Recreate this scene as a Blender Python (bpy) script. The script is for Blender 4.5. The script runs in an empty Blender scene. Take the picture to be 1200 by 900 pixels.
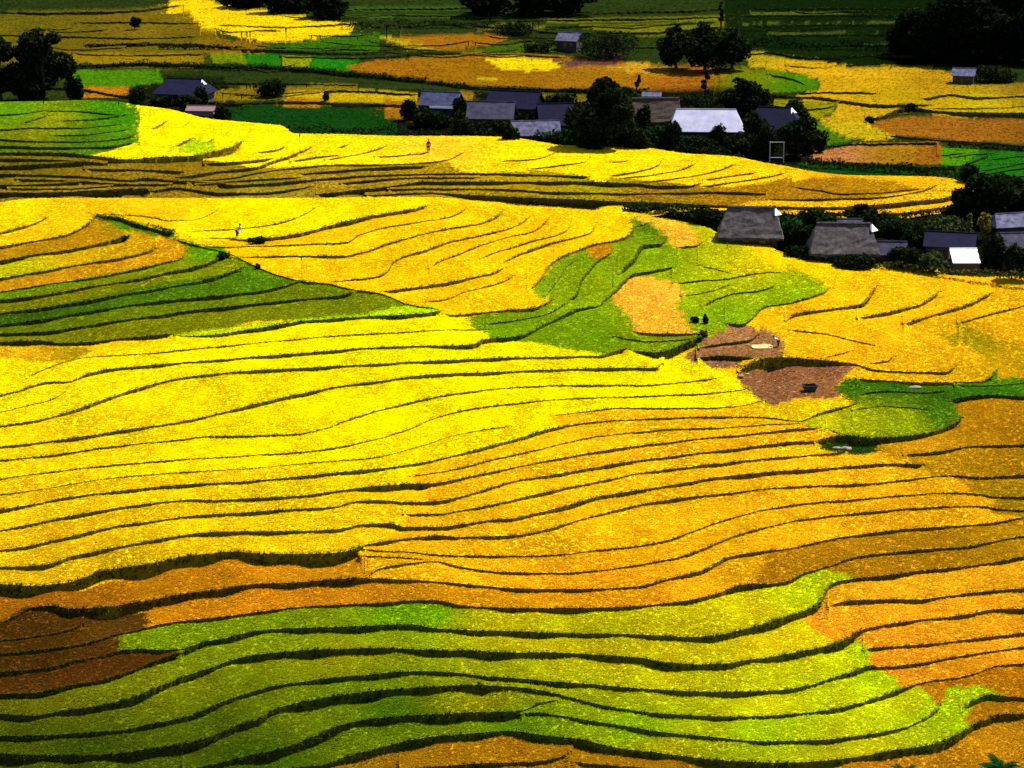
import bpy, bmesh, math, random
import numpy as np
from mathutils import Vector, Matrix
random.seed(7); rng = np.random.default_rng(11)
scene = bpy.context.scene
COL = scene.collection

# ------------------------------------------------------------------ camera geometry (a 24 degree lens looking 15 degrees down)
HC, PITCH, FX = 60.0, math.radians(15.0), 600.0 / math.tan(math.radians(12.0))
CP, SP = math.cos(PITCH), math.sin(PITCH)

def ray(u, v):
    x = (np.asarray(u, float) - 600.0) / FX; y = (450.0 - np.asarray(v, float)) / FX
    return x, CP + y * SP, -SP + y * CP

def at_z(u, v, z):
    dx, dy, dz = ray(u, v)
    t = (np.asarray(z, float) - HC) / dz
    return dx * t, dy * t, np.asarray(z, float) + 0 * t

def to_px(x, y, z):
    f = y * CP - (z - HC) * SP; up = y * SP + (z - HC) * CP
    return 600 + FX * x / f, 450 - FX * up / f

def mpp(u, v, z):                                    # metres of height per photo pixel at that spot
    dx, dy, dz = ray(u, v)
    t = (z - HC) / dz
    return t / FX

# ------------------------------------------------------------------ traced terrace edges: (riser in px, 'u,v u,v ...')
def L(s):
    out = []
    for p in s.split():
        q = [float(k) for k in p.split(',')]
        out.append(q)
    return out

F_LINES = [
 (5, '470,899 520,895 560,892 600,891 640,888 660,883 668,877'), (3, '672,890 700,893 730,895 790,899'),
 (8, '330,899 345,897 383,893 400,886 440,875 475,866 512,860 550,857 600,854 637,859 682,864 725,874 775,880 825,886 875,890 900,891 950,890 1000,885 1050,876 1087,871 1112,862 1132,852 1141,846 1155,841 1165,836 1180,834 1200,834'),
 (5, '1127,838 1129,828 1140,819 1162,811 1173,813 1200,815'),
 (8, '215,899 225,898 262,890 300,881,9 325,876 350,868 375,857 400,847 440,839 500,835 560,832 605,831 617,828,5 632,821,3 653,818,2'),
 (4, '612,834 625,832 650,835 687,841 725,847 775,855 825,860 900,866 950,865 987,862 1025,857 1062,849 1087,837 1100,826 1104,819'),
 (9, '0,880 50,882 100,882 150,879 175,875 212,869 237,864 262,855 282,845 300,841 320,829 350,821 375,816 412,810 450,806 487,803 525,801 566,800 578,801,5 600,802,4 637,807 675,816 712,825 750,831 800,835 850,837 900,836 950,832 987,826 1025,816 1050,807 1064,802,3 1087,796,2.5 1125,791 1150,784 1170,777 1200,775'),
 (5, '0,860 50,859 100,856 137,854 175,846 212,839 237,830 262,819 287,811 300,807 317,802 350,797 387,792 425,789 462,785 500,784 537,786 570,790 600,792 650,796 700,800 750,804 800,807 850,808 900,807 950,800 975,792 1000,784 1022,777 1032,779,3 1075,775 1125,766 1175,759 1200,755'),
 (3.5, '1014,759 1018,757 1050,755 1100,751 1150,745 1200,739'),
 (7, '0,834 37,836 75,830 112,825 150,816 175,807 200,796 225,787 250,779 275,770 300,765 350,760 400,758 440,757 500,759 550,760 600,762 637,762 687,764 737,767 787,774 825,776 850,775 875,771 900,768 937,761 970,754 992,746 1000,741 1012,735,4 1037,730 1075,724 1125,719 1175,711 1200,711'),
 (5, '0,811 37,810 75,802 112,796 150,785 175,775 195,767 212,763'),
 (8, '0,785,4 50,781,4 87,772,4 125,765,4 140,760,4 162,758,4 190,759,6 212,758 237,750 262,746 300,737 337,734,6 400,732,6 450,730 480,729 512,734,6 550,736 600,737 650,739,5 700,740 750,741 812,744 850,740,6 875,734,8 900,727,9 925,719,11 945,713,11 957,706,10 964,697,6 968,688,5 976,681,4 1000,676,4 1037,672,4 1075,667,4 1125,662,4 1162,657,4 1200,650,4'),
 (4, '972,709 982,704 1000,701 1037,700 1075,700 1112,696 1150,691 1200,687'),
 (3, '0,764 37,760 87,754 120,746 135,741 142,740 160,736 175,732 200,727 225,724 262,720 300,715 350,709 400,706 450,704 482,701 512,701,4 540,707,4 575,709,4 600,710,5 675,710,5 725,709,4 775,705,4 812,700,5 837,694,5 862,685,5 880,682,5 900,682,4 925,678,4 940,670,3 950,667 975,660 1005,650 1037,646 1087,641 1125,639 1175,630 1200,626'),
 (2, '0,748 50,742 82,735 96,728'),
 (7, '0,727,2 20,719,2 35,710,3 62,707,5 82,711,14 112,710,15 150,705,14 170,702,12 182,700,7 225,692 250,689 300,682 350,680 400,676 430,675,5 475,677,3.5 525,680 575,685 600,687 675,688 712,687 750,684 787,675 825,665 850,652 870,647 900,643,3 925,640 962,632 1000,625 1050,619 1100,615 1150,612 1187,606 1200,603'),
 (2.5, '430,674 442,665 462,660 487,657 507,655 537,661 575,667 600,668 650,669 700,666 750,659 800,649 837,635 875,621 900,615 937,607 975,602 1025,597 1075,593 1125,591 1155,591 1170,594 1200,596'),
 (1.5, '424,649 462,650 500,653'),
 (12, '0,682 37,684 75,681 100,674 120,666 150,662 187,656 212,650 250,646 275,644 300,646 350,647 387,646 412,642 425,637,9 440,634,4 475,629,4 500,626,5 515,625,5 537,627,3 575,626,3 600,625,3 637,619,3 675,608,3 712,598,3 762,587,3 800,581,3 850,576,2.5 900,570,2.5 975,566,2.5 1025,564,2.5 1075,558,2.5 1112,555,2.5 1150,557,3 1200,554,3'),
 (2.2, '427,641 450,643 487,645 525,648 600,649 662,647 700,642 750,637 780,631 812,620 837,611 875,600 900,594 950,587 1012,582 1075,577 1112,575 1150,577 1165,580 1200,580'),
 (3, '0,662,4 50,660 87,649,4 125,641 162,634 200,627 237,622 300,620 350,620 400,617 425,612 455,611 475,615 512,615 550,611 575,607 600,605 650,594 700,580 750,572 800,564 850,556 900,551 975,546 1025,542 1050,541 1082,542'),
 (2.8, '474,600 512,600 550,594 600,584 650,572 712,560 750,552 800,546 850,540 900,535 950,531 975,529 992,527'),
 (3.2, '0,642 25,639 50,634 100,622 137,614 175,609 225,602 275,599 300,597 350,594 395,591 417,585 450,584 475,586 512,585 550,577 575,569 600,562 637,556 700,545 750,537 800,531 850,525 900,519 937,515 961,515'),
 (3, '0,619 50,609 100,599 150,591 200,585 225,583 250,584 300,581 350,579 387,574 425,569,6 462,566,7 492,564,7 505,564,3 537,559,3 575,551,2.5 600,546 650,536 700,527 750,520 800,514 850,509 900,504 937,500 960,499'),
 (1.8, '482,556 525,549 575,537 600,531 650,520 700,509 750,504 800,500 850,499 900,495 937,494'),
 (3.2, '0,595 37,589 75,581 125,575 175,569 225,565 300,561 350,556 400,551 450,546 500,539 537,530 575,520 600,514 637,502 662,497 700,492,2 750,489,2 800,487,2 825,486,2 900,487,2 935,491,2 942,490,2 956,484,3 975,478,3 992,474,2 1006,470,2'),
 (1.6, '647,485 687,480 725,476 775,476 825,476 862,474 896,467'),
 (1.2, '0,577 50,571 100,562 150,556 200,552 300,546 375,539 437,534 487,522 537,507 575,500 598,497'),
 (1.7, '0,559 50,552 100,546 150,541 200,537 250,534 300,531 375,525 425,516 475,502 512,487 550,477 600,471 650,466 750,462 825,459 876,454'),
 (2, '0,537 62,531 100,525 150,519 200,514 250,509 300,508 350,506 380,500 407,490 450,477 500,465 550,457 600,452 675,449 750,449 800,446 838,441'),
 (3.2, '0,521 50,516 100,509 150,501 200,494 250,484 300,471 350,460 400,450 450,444 500,437 550,435 600,433 650,431 725,429 768,429 776,423'),
 (3.2, '0,497 50,489 100,474 125,465 175,449 225,439 300,432 375,428 450,424 525,420 600,417 650,416 700,415 720,410 736,406'),
 (1, '0,481 37,472 62,465 77,455 81,448'),
 (3, '0,461 25,455 37,450 62,445 80,445 100,437 125,431 175,426 225,422 300,416 375,410 462,404 525,403 557,401,5 566,396,5 600,393,4 612,391,4 637,379,4 662,367,4 682,359,4 700,357,3 712,347,3 725,335,3 732,327,3 740,320,3 762,316,3 790,311,3'),
 (1.4, '32,441 50,431 75,422 100,417 125,415 175,412 225,407 300,400 400,391 475,387 550,384 572,384'),
 (4, '205,391,1 225,392,2 300,383,4 350,375 400,371 450,368 500,365 518,362'),
 (4, '0,399 45,397 70,400 100,399 150,394 203,389'),
 (3.4, '0,389 50,387 87,382 125,376 175,369 225,362 300,354 350,349 400,344 416,340'),
 (3.4, '0,379 50,372 100,364 150,356 200,350 250,345 300,340 325,335 357,326'),
 (3.4, '0,365 50,359 100,351 150,342 200,334 237,327 262,320 286,311'),
 (3.2, '0,350 50,344 100,335 150,327 200,317 225,312 250,304 266,297'),
 (2.2, '0,340 50,332 100,325 150,316 187,307 215,299 218,291'),
 (3, '0,324 50,316 100,307 150,299 175,292 183,288'),
 (4, '0,304 37,297 75,292 112,285 137,279 151,274'),
 (3, '0,287 37,281 75,274 92,267 107,257 110,250'),
 (2.2, '0,271 37,261 60,251'),
 (5, '112,251 137,253 162,261 180,266 202,272'),
 (2, '205,279 240,288 270,296 297,309 325,320 357,328 387,331 412,337 442,341 480,355 512,360'),
 (1.2, '107,249 150,250 180,253 200,257 225,256 245,250 256,243'),
 (1.2, '222,270 300,264 330,259 355,250 373,240'),
 (3, '240,277,1 270,278,1 287,279,3 296,278,8 312,277,8 325,276,4 350,272 375,266 400,259 437,251 475,245 502,239'),
 (1.6, '240,288 322,286 362,284 407,282 420,274 450,265 487,259 520,254 540,247 547,241'),
 (2.2, '272,300 300,299 350,298 400,298 432,292 450,285 490,274 525,266 562,260 582,252 590,244'),
 (2.2, '385,329 412,326 448,320 456,313 461,305 500,291 525,282 562,274 600,265 612,259 623,250'),
 (1.7, '504,313 512,306 537,296 562,286 600,275 625,269 637,261 646,251'),
 (1.7, '564,301 580,294 600,288 625,280 660,271 667,265 670,253'),
 (2.2, '588,307 600,300 625,290 650,282 675,276 694,269 699,256'),
 (3, '447,340 487,335 525,329 560,322 575,319 592,311'),
 (1.7, '498,352 525,348 542,341 570,334 587,329 602,321'),
 (3, '520,366 532,367 557,365 600,361 625,359 648,349'),
 (3.2, '620,338 637,320 642,311 655,301 675,292 695,285 720,280 735,275 744,265'),
 (3.5, '665,351 677,342 680,330 690,316 700,305 718,294'),
 (4, '725,321 733,311 745,300 750,289 757,285 775,284 782,275'),
 (3, '743,387 775,389 812,389 829,391'),
 (10, '738,408,3 770,411,8 785,408,11 800,402,11 812,397,10 826,391,5'),
 (2.4, '819,406 837,402 862,399 880,396 889,390'),
 (3, '818,417,4 850,415 875,417 884,418'),
 (9, '866,433,3 874,427,7 886,421 900,417,11 925,417,9 962,420,6 1000,424,4 1025,431,2.5 1075,434 1107,434 1117,430 1121,424'),
 (2.2, '968,417 987,412 998,409'), (2.2, '1018,424 1040,421 1049,414'), (1.2, '925,385 960,388 1000,397 1030,404'),
 (3.2, '1005,442 1040,444 1075,446 1112,446 1150,445 1162,439 1168,430'),
 (6, '956,517,8 972,510,9 987,508,10 1025,511,8 1062,509,4 1100,502,5 1117,495,6 1129,486,5'),
 (4, '1114,468 1135,462 1160,461 1200,463'),
 (2, '970,500 985,506'),
 (3.2, '1060,531 1100,527 1137,521 1162,520 1200,519'),
 (2.6, '851,377 868,378 884,368 890,361 900,357 925,353 950,346 967,340 973,334'),
 (4, '921,375 931,366 975,360 1012,353 1018,347 1023,339 1029,331'),
 (3, '1006,371 1050,362 1080,354 1102,340'), (4, '1060,377 1080,371 1112,362 1137,354 1164,340'), (2, '1123,377 1150,369 1200,356'),
 (2.2, '824,357 837,349 862,342 887,339 910,333'), (3, '794,288 805,287 817,286 824,281'), (1.2, '820,309 840,314 862,320'),
]
F_LINES += [(1.6, '790,330 820,327 850,325 890,318 920,317'), (1.4, '800,345 830,340 860,330'), (1.5, '568,378 600,374 640,366 668,352'), (1.6, '640,345 655,325 665,310 682,300'),
 (1.5, '720,392 760,398 800,396 815,393'), (1.6, '1005,460 1040,456 1080,458 1110,456'), (1.4, '1000,478 1040,474 1090,478'), (1.5, '1120,450 1150,450 1200,447'), (1.5, '735,268 752,262 762,259')]
F_CREST = '0,236 20,233 50,231 300,231 500,230 537,232 555,236 600,240 650,242 700,246 735,250 770,254 800,259 830,266 850,276 900,286 915,294 950,301 1000,306 1075,311 1125,316 1200,322'

B_BASE = '0,238 300,235 500,234 540,236 600,243 700,249 760,252 800,246 850,245 900,247 960,252 1020,256 1062,254 1087,250 1125,246 1147,238'
B_LINES = [
 (6.75, '0,224 40,224 75,223 120,221 162,219 176,219'), (3, '175,222 207,218 230,221 260,224 300,224 357,218 366,216'),
 (6.75, '372,226 400,223 425,220 455,217 500,211 550,211 600,211,4 675,211 740,213 775,216 805,216 820,213'),
 (4, '430,227,2 450,226 500,224 560,227,6 600,229,8 660,231,8 720,234,7 780,236,5 850,239 900,240 975,241 1025,238 1062,235 1100,231 1131,224'),
 (5, '958,247 1020,249 1062,247 1087,243 1125,239 1147,231'),
 (2.5, '455,220 500,219 600,220 642,223 700,224 750,225 790,224 850,223 900,225'),
 (6.75, '0,177 62,177 110,181 150,185 187,182 225,181 250,176 270,171 284,164'),
 (5.4, '0,193 60,190 100,188 125,190'), (5.4, '0,202 75,204 112,206 150,209 170,207 205,210 250,212 275,215,3 300,214 350,210 400,206 450,203 500,202 550,201 600,202 637,203 690,205'),
 (5.4, '0,215 50,214 95,211'), (4.05, '208,206 250,200 300,194 320,187 340,181 352,176'),
 (5.4, '220,211,2 275,206 300,201 337,196 400,191 440,191 480,190 525,185 546,175'),
 (2.4, '342,187 380,181 400,180'), (3, '350,202 412,197 480,193 500,193'),
 (1.7, '300,177 332,171 336,165'), (1.7, '340,179 355,175 368,169'), (1.5, '395,172 411,166'), (1.7, '382,185 420,179 452,170'), (1.5, '440,182 475,180 502,177'),
 (1.7, '585,187 630,184 654,176'), (1.8, '620,196 662,191 687,187 692,180'), (1.2, '712,188 735,187 740,181'), (1.8, '715,204 755,197 772,191 777,184'),
 (1.8, '727,207 772,202 800,196 816,189'), (1.8, '750,212 800,206 837,199 862,190'), (1.8, '825,209 850,205 888,200'), (2, '825,216 862,211 900,205 922,200'),
 (1.6, '930,217 960,221 985,225 1030,224 1060,221 1082,219'), (2, '900,232 980,231 1030,229 1080,222 1100,214'),
 (2, '0,161 50,164 100,164 150,159 162,153'), (3, '0,169 75,171 125,170 158,165'), (1.3, '25,143 57,133'), (2, '177,150 196,140'), (2, '214,148 223,139'), (2.4, '204,170 226,160'), (2, '240,166 252,160'), (2, '262,158 270,151'),
]
B_LINES += [(1.6, '0,150 40,148 90,148 140,144'), (1.5, '50,128 100,129 140,134'), (1.5, '0,133 30,131 60,126'), (1.6, '70,140 110,138 150,132'), (1.6, '60,157 100,156 150,150'), (3.5, '0,184 50,185 100,187'), (3, '100,196 160,197 215,199'), (3.5, '20,208 90,210 150,214 200,214'), (2.5, '230,215 290,209 350,206'), (3, '240,190 290,187 318,184'), (2.5, '10,219 80,219 130,216'), (2.5, '400,213 450,208 500,206 560,206')]
B_CREST = '0,118 60,117 100,116 140,118 155,121 200,127 240,137 300,143 330,146 345,155 400,156 470,158 550,158 600,160 640,166 660,169 720,169 760,172 800,178 860,182 900,190 920,193 950,199 1000,204 1075,205 1110,207 1130,213 1147,226'

V_LINES = [ (1.6, '1115,184 1140,180 1165,179'), (1.6, '1150,200 1200,190'), (1.6, '1150,212 1200,205'), (1.5, '1160,186 1200,182'), (1.5, '1100,182 1130,178'),
 (2.5, '0,14 60,14 150,12 215,5'), (1.5, '90,26 160,25 235,27'), (1.6, '0,40 90,42 160,44 230,42'), (2.5, '100,53 190,50 240,52 275,56,4 300,57 420,62 445,60'),
 (1.5, '85,62 150,64 240,62'), (5, '60,78,2 120,75,3 170,73 240,76 300,78 360,81 420,86 500,95 560,101 640,104,3 760,106'),
 (2, '330,65 420,67 500,62 600,63 660,66'), (2, '430,47 480,56 510,58'), (2.5, '470,30 540,27 600,33 680,38 760,37 850,30'), (2, '560,15 640,14 760,13 850,10'),
 (2, '600,24 680,22 760,21 850,19'), (2, '640,31 740,29 840,25'), (2.5, '0,103 80,102 150,112 180,113'),
 (1.6, '420,10 520,9 620,7'), (1.6, '370,18 470,17 600,20'), (1.8, '880,10 980,9 1100,10'), (1.8, '870,18 1000,17 1120,18'), (2, '880,30 1000,28 1100,29'), (2, '900,41 1020,40 1150,40'), (2, '940,53 1040,52 1180,51'), (2.4, '950,66 1060,64 1200,62'),
 (2, '870,63 905,61 935,66 990,68'), (3, '860,106 920,112 960,113 985,117 1045,122 1090,122'), (2, '900,86 930,92 945,99'), (1.8, '935,108 985,107 1030,108'), (2.4, '1080,115 1115,110 1150,113 1200,112'), (2, '1015,139,4 1035,136 1050,129 1070,126 1110,130 1200,132'),
 (1.6, '905,122 935,127 975,124 982,119'), (2.4, '1040,158 1100,163 1150,166 1200,170'), (4, '945,188 1000,190 1100,195 1135,192'), (2.5, '1120,196 1150,184 1160,180'), (2, '1140,205 1200,196'),
 (3, '240,119 275,121 340,118 400,120 490,123'), (2, '300,110 340,108 400,105 490,110'), (2.5, '950,172 1000,168 1100,166'), (1.6, '240,96 330,97 420,99'),
]

# many short field edges too fine to trace one by one on the valley floor
_g = np.random.default_rng(5)
for _i in range(46):
    _u = _g.uniform(-20, 1150); _v = _g.choice([_g.uniform(4, 60), _g.uniform(20, 130)]); _w = _g.uniform(50, 190)
    if 470 < _u + _w / 2 < 950 and _v > 95: continue
    V_LINES.append((_g.uniform(.9, 1.7), ' '.join('%.0f,%.1f' % (_u + _w * k / 4, _v + _g.normal(0, 1.2) + _w * .02 * math.sin(k)) for k in range(5))))
# ------------------------------------------------------------------ which crop grows where (photo sRGB of the ripe / green plots)
# (class, colour | [(u,v,colour)...], outline)
YEL, GOL, ORA, LIM, GRN, BRN, SOI = 'yellow', 'golden', 'orange', 'lime', 'green', 'brown', 'soil'
F_DEF = (GOL, (252, 198, 4))
F_POLY = [
 (GOL, [(620,520,(252,200,5)),(850,520,(250,190,10)),(700,600,(252,196,6)),(1000,560,(250,186,10)),(500,640,(246,186,8)),(1100,600,(236,170,8)),(700,690,(236,160,8))], '-700,960 -700,480 2000,480 2000,960'),
 (YEL, [(100,450,(252,222,4)),(300,480,(255,232,0)),(500,450,(255,238,0)),(750,440,(255,236,0)),(100,540,(248,214,4)),(550,500,(255,232,0)),(860,470,(250,226,4))],
  '-700,400 30,404 120,412 200,392 300,380 400,370 520,364 560,371 600,394 720,402 782,410 800,416 830,425 870,442 897,463 893,472 820,477 740,476 690,482 645,485 655,496 630,506 600,516 560,525 500,540 480,556 300,562 0,600 -700,640'),
 (YEL, [(50,600,(240,198,6)),(200,570,(250,212,4)),(400,570,(252,218,3)),(80,650,(226,182,8)),(250,625,(244,204,4)),(440,600,(250,208,6))], '-700,570 0,560 300,546 480,556 498,565 472,598 474,612 440,632 425,645 300,652 150,668 100,682 -700,690'),
 (ORA, [(50,700,(160,92,6)),(250,665,(200,126,6)),(400,660,(214,142,8)),(480,665,(232,160,8))], '-700,686 100,684 160,668 260,652 425,647 436,668 430,680 180,704 60,708 -700,735'),
 (ORA, [(200,715,(206,128,8)),(350,695,(206,128,8)),(600,700,(222,150,6)),(750,700,(226,152,8)),(840,700,(238,164,6))], '172,706 300,686 430,679 600,690 760,686 870,650 905,648 875,684 810,704 740,716 600,716 500,704 440,708 300,718 172,736'),
 (ORA, [(800,670,(242,176,8)),(860,660,(238,170,8))], '780,682 830,668 850,655 880,650 905,650 872,684 800,704'),
 (BRN, [(920,660,(190,128,6)),(1050,640,(180,122,6)),(1180,625,(182,128,6)),(900,670,(190,124,14))], '872,684 905,648 930,642 1000,627 1200,606 2000,580 2000,640 1200,650 1125,662 1037,672 975,680 930,678 900,683'),
 (ORA, [(1000,690,(242,172,14)),(1100,690,(238,170,14)),(1180,690,(232,162,14)),(1100,780,(238,160,16)),(1030,770,(238,156,18))], '966,692 976,682 1037,674 1125,664 1200,652 2000,640 2000,770 1200,776 1150,785 1087,797 1065,803 1050,800 1030,782 1020,770 1018,758 1000,745 985,745 940,735 958,706'),
 (BRN, [(1150,800,(190,120,6)),(1000,897,(196,128,10)),(720,893,(170,116,6)),(560,880,(176,118,6)),(1180,870,(206,140,10)),(430,893,(150,104,6))], '1064,803 1087,798 1125,793 1170,779 1200,777 2000,775 2000,1000 380,1000 330,905 440,876 512,861 600,855 682,865 825,887 950,891 1050,878 1112,863 1128,840 1104,822'),
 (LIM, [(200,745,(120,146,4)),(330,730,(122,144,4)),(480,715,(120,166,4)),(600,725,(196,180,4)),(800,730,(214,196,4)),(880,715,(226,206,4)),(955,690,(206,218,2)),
        (60,825,(90,92,4)),(200,800,(118,126,4)),(400,770,(146,146,4)),(700,755,(184,172,4)),(900,745,(216,198,4)),(970,745,(216,196,4)),(50,850,(64,76,4)),(100,870,(50,70,4)),(250,850,(72,94,4)),(430,800,(112,140,4)),(460,825,(66,106,4)),(300,880,(50,84,4)),(560,815,(140,142,4)),(600,845,(98,140,4)),  # lower-left greens darkened: cloud shade painted into the crop colour
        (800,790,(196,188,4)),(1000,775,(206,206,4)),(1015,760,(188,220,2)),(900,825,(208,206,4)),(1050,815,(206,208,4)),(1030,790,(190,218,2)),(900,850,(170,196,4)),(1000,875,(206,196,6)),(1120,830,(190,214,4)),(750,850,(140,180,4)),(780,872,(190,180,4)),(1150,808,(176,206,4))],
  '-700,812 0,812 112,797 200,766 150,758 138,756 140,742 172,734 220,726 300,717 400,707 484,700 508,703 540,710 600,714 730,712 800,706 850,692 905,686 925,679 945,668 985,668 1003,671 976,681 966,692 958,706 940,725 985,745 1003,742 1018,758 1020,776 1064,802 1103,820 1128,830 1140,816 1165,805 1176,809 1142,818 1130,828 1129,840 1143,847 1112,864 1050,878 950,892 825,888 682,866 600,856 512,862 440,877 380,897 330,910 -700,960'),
 (GRN, [(480,712,(118,170,2)),(495,706,(124,178,2))], '440,706 480,701 508,702 530,722 440,728'),
 (BRN, [(40,770,(70,40,4)),(150,735,(88,52,6)),(40,725,(80,46,6)),(120,775,(78,42,6))], '-700,722 0,720 30,704 84,707 172,712 174,732 140,742 138,757 190,759 216,762 196,769 112,799 0,813 -700,814'),  # brown crop, deepened by cloud shade painted into its colour
 (LIM, [(1110,830,(190,214,4)),(1150,806,(180,206,4))], '1098,830 1110,812 1150,799 1177,806 1179,813 1140,822 1131,842 1110,842'),
 # left green and brown steps
 (GRN, [(100,392,(116,116,4)),(250,375,(118,124,4)),(400,350,(112,124,4)),(480,352,(112,124,4))], '-700,400 45,398 70,401 150,395 206,389 300,372 400,366 500,354 480,352 416,338 -700,390'),
 (GRN, [(50,380,(88,106,4)),(250,352,(96,118,4)),(380,335,(102,118,4))], '-700,390 87,383 300,355 418,341 400,334 357,326 -700,380'),
 (GRN, [(50,365,(58,94,6)),(250,330,(74,116,6)),(330,325,(78,126,6))], '-700,380 100,365 357,327 325,320 286,311 -700,365'),
 (GRN, [(50,350,(120,120,4)),(250,315,(128,138,4))], '-700,366 286,311 270,296 -700,350'),
 (GRN, [(50,335,(104,136,4)),(200,305,(130,142,6)),(245,295,(92,150,4))], '-700,350 266,297 262,285 225,285 -700,340'),
 (ORA, [(50,323,(196,142,8)),(180,300,(204,150,8)),(200,285,(206,148,8))], '-700,340 216,300 220,288 200,275 175,280 -700,324'),
 (LIM, [(20,312,(190,186,4)),(100,297,(206,166,6)),(170,280,(204,156,6))], '-700,326 183,290 180,275 150,268 -700,306'),
 (BRN, [(40,293,(176,126,6)),(110,272,(188,130,6)),(130,262,(160,130,6))], '-700,306 151,275 140,262 112,252 100,262 -700,289'),
 (GOL, [(60,262,(252,200,6))], '-700,289 75,274 107,257 110,250 95,248 60,250 -700,271'),
 (YEL, [(30,250,(240,212,4)),(100,240,(250,196,6)),(180,245,(248,196,6)),(300,250,(255,232,0)),(420,240,(252,216,2)),(250,270,(252,220,4))], '-700,271 60,251 110,249 200,258 200,268 240,282 290,278 400,259 505,239 545,236 500,228 300,228 -700,228'),
 (GRN, [(200,270,(84,124,4)),(270,296,(80,146,4)),(130,252,(60,110,6))], '106,250 137,252 202,270 215,276 240,286 300,309 325,322 290,312 266,298 225,288 200,280 150,268 112,254'),
 (GRN, [(350,330,(90,130,4)),(450,345,(116,128,4))], '286,311 325,320 387,332 442,342 480,355 450,352 400,340 330,330'),
 # lime strip on the top edge of the yellow slope
 (LIM, [(250,385,(206,220,2)),(400,365,(176,212,4)),(500,358,(190,220,4))], '203,391 206,386 300,374 380,366 480,356 512,355 518,363 450,369 350,377 225,393'),
 (BRN, [(60,412,(206,160,6)),(20,408,(232,176,10)),(90,408,(170,140,6))], '-700,402 70,402 110,407 90,416 20,420 -700,422'),
 # green dale in the middle
 (LIM, [(600,380,(110,146,4)),(680,300,(120,150,6)),(700,330,(136,158,4)),(640,335,(128,156,6)),(760,265,(84,120,6)),(700,390,(110,146,4)),(800,400,(128,152,6)),(770,300,(126,156,6)),(850,330,(172,184,4)),(930,345,(140,170,4)),(850,365,(126,168,6)),(760,320,(150,170,4)),(880,310,(212,194,4)),(830,275,(196,190,4)),(830,345,(168,180,4))],
  '548,374 560,368 600,363 648,351 635,345 620,339 637,321 655,302 695,286 735,276 744,266 738,255 750,252 800,258 830,264 852,275 880,296 930,318 962,326 972,334 950,347 900,358 880,372 868,379 850,380 829,392 820,402 790,412 770,412 720,406 700,402 600,398 570,390'),
 (ORA, [(700,288,(200,130,8))], '688,289 700,284 718,285 716,295 696,300 688,296'),
 (GOL, [(760,360,(252,182,36)),(790,382,(246,176,36))], '712,352 725,338 733,331 762,332 802,338 804,345 793,356 800,368 815,382 826,388 780,388 745,387 744,372 738,364'),
 (GOL, [(790,275,(250,186,34)),(750,255,(236,190,30))], '736,250 750,250 780,258 808,268 820,278 816,286 795,288 782,284 780,272 758,262'),
 (GOL, [(1000,350,(252,196,6)),(1100,340,(250,192,8)),(1150,400,(240,176,8)),(1000,400,(246,180,8)),(950,310,(253,204,4)),(1180,410,(206,160,6)),(900,400,(240,186,6))],
  '890,296 920,297 1000,308 1200,326 2000,330 2000,430 1168,430 1160,440 1040,445 1005,443 1000,430 925,418 905,405 890,385 880,376 900,358 950,347 973,336 962,326 930,316'),
 (BRN, [(1150,402,(176,146,6)),(1180,410,(190,150,6))], '1095,392 1130,390 1200,404 2000,404 2000,420 1200,422 1150,412'),
 (SOI, [(850,395,(138,84,40)),(850,420,(104,62,30)),(900,440,(102,54,24)),(960,445,(112,58,22)),(990,435,(108,52,28))], '824,388 850,380 880,380 905,386 922,396 912,412 880,414 862,440 870,448 902,464 930,460 985,458 982,446 1000,436 1003,427 960,422 900,420 880,424 860,430 840,430 800,415 818,404'),
 (GOL, [(930,462,(250,212,4)),(1000,462,(232,210,6))], '890,472 902,466 940,460 985,460 1006,466 1006,472 935,492 900,487'),
 (GRN, [(1000,448,(56,104,6)),(1050,450,(44,98,6)),(1000,490,(170,178,6)),(1060,490,(140,156,6)),(1100,480,(70,120,8)),(970,487,(200,194,6)),(1160,445,(72,124,6)),(1160,455,(36,92,8)),(1110,465,(44,92,8))], '980,452 990,444 1010,442 1112,447 1150,446 1166,433 1170,428 1200,426 2000,420 2000,463 1160,462 1117,467 1130,486 1117,496 1062,510 1025,512 987,510 975,504 935,493 1006,472 1000,462'),
 (GRN, [(1000,518,(30,60,8))], '958,515 990,508 1030,512 1030,525 1000,526 970,524'),
 (BRN, [(1060,515,(206,146,10)),(1180,490,(176,120,6)),(1180,540,(176,124,6)),(1100,540,(196,142,6)),(1190,580,(160,120,6))], '1030,526 1028,512 1062,510 1100,502 1128,488 1117,468 1160,462 2000,463 2000,590 1200,602 1165,600 1164,585 1120,560 1080,545 1062,535'),
]
B_DEF = (GOL, (246, 196, 8))
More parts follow.
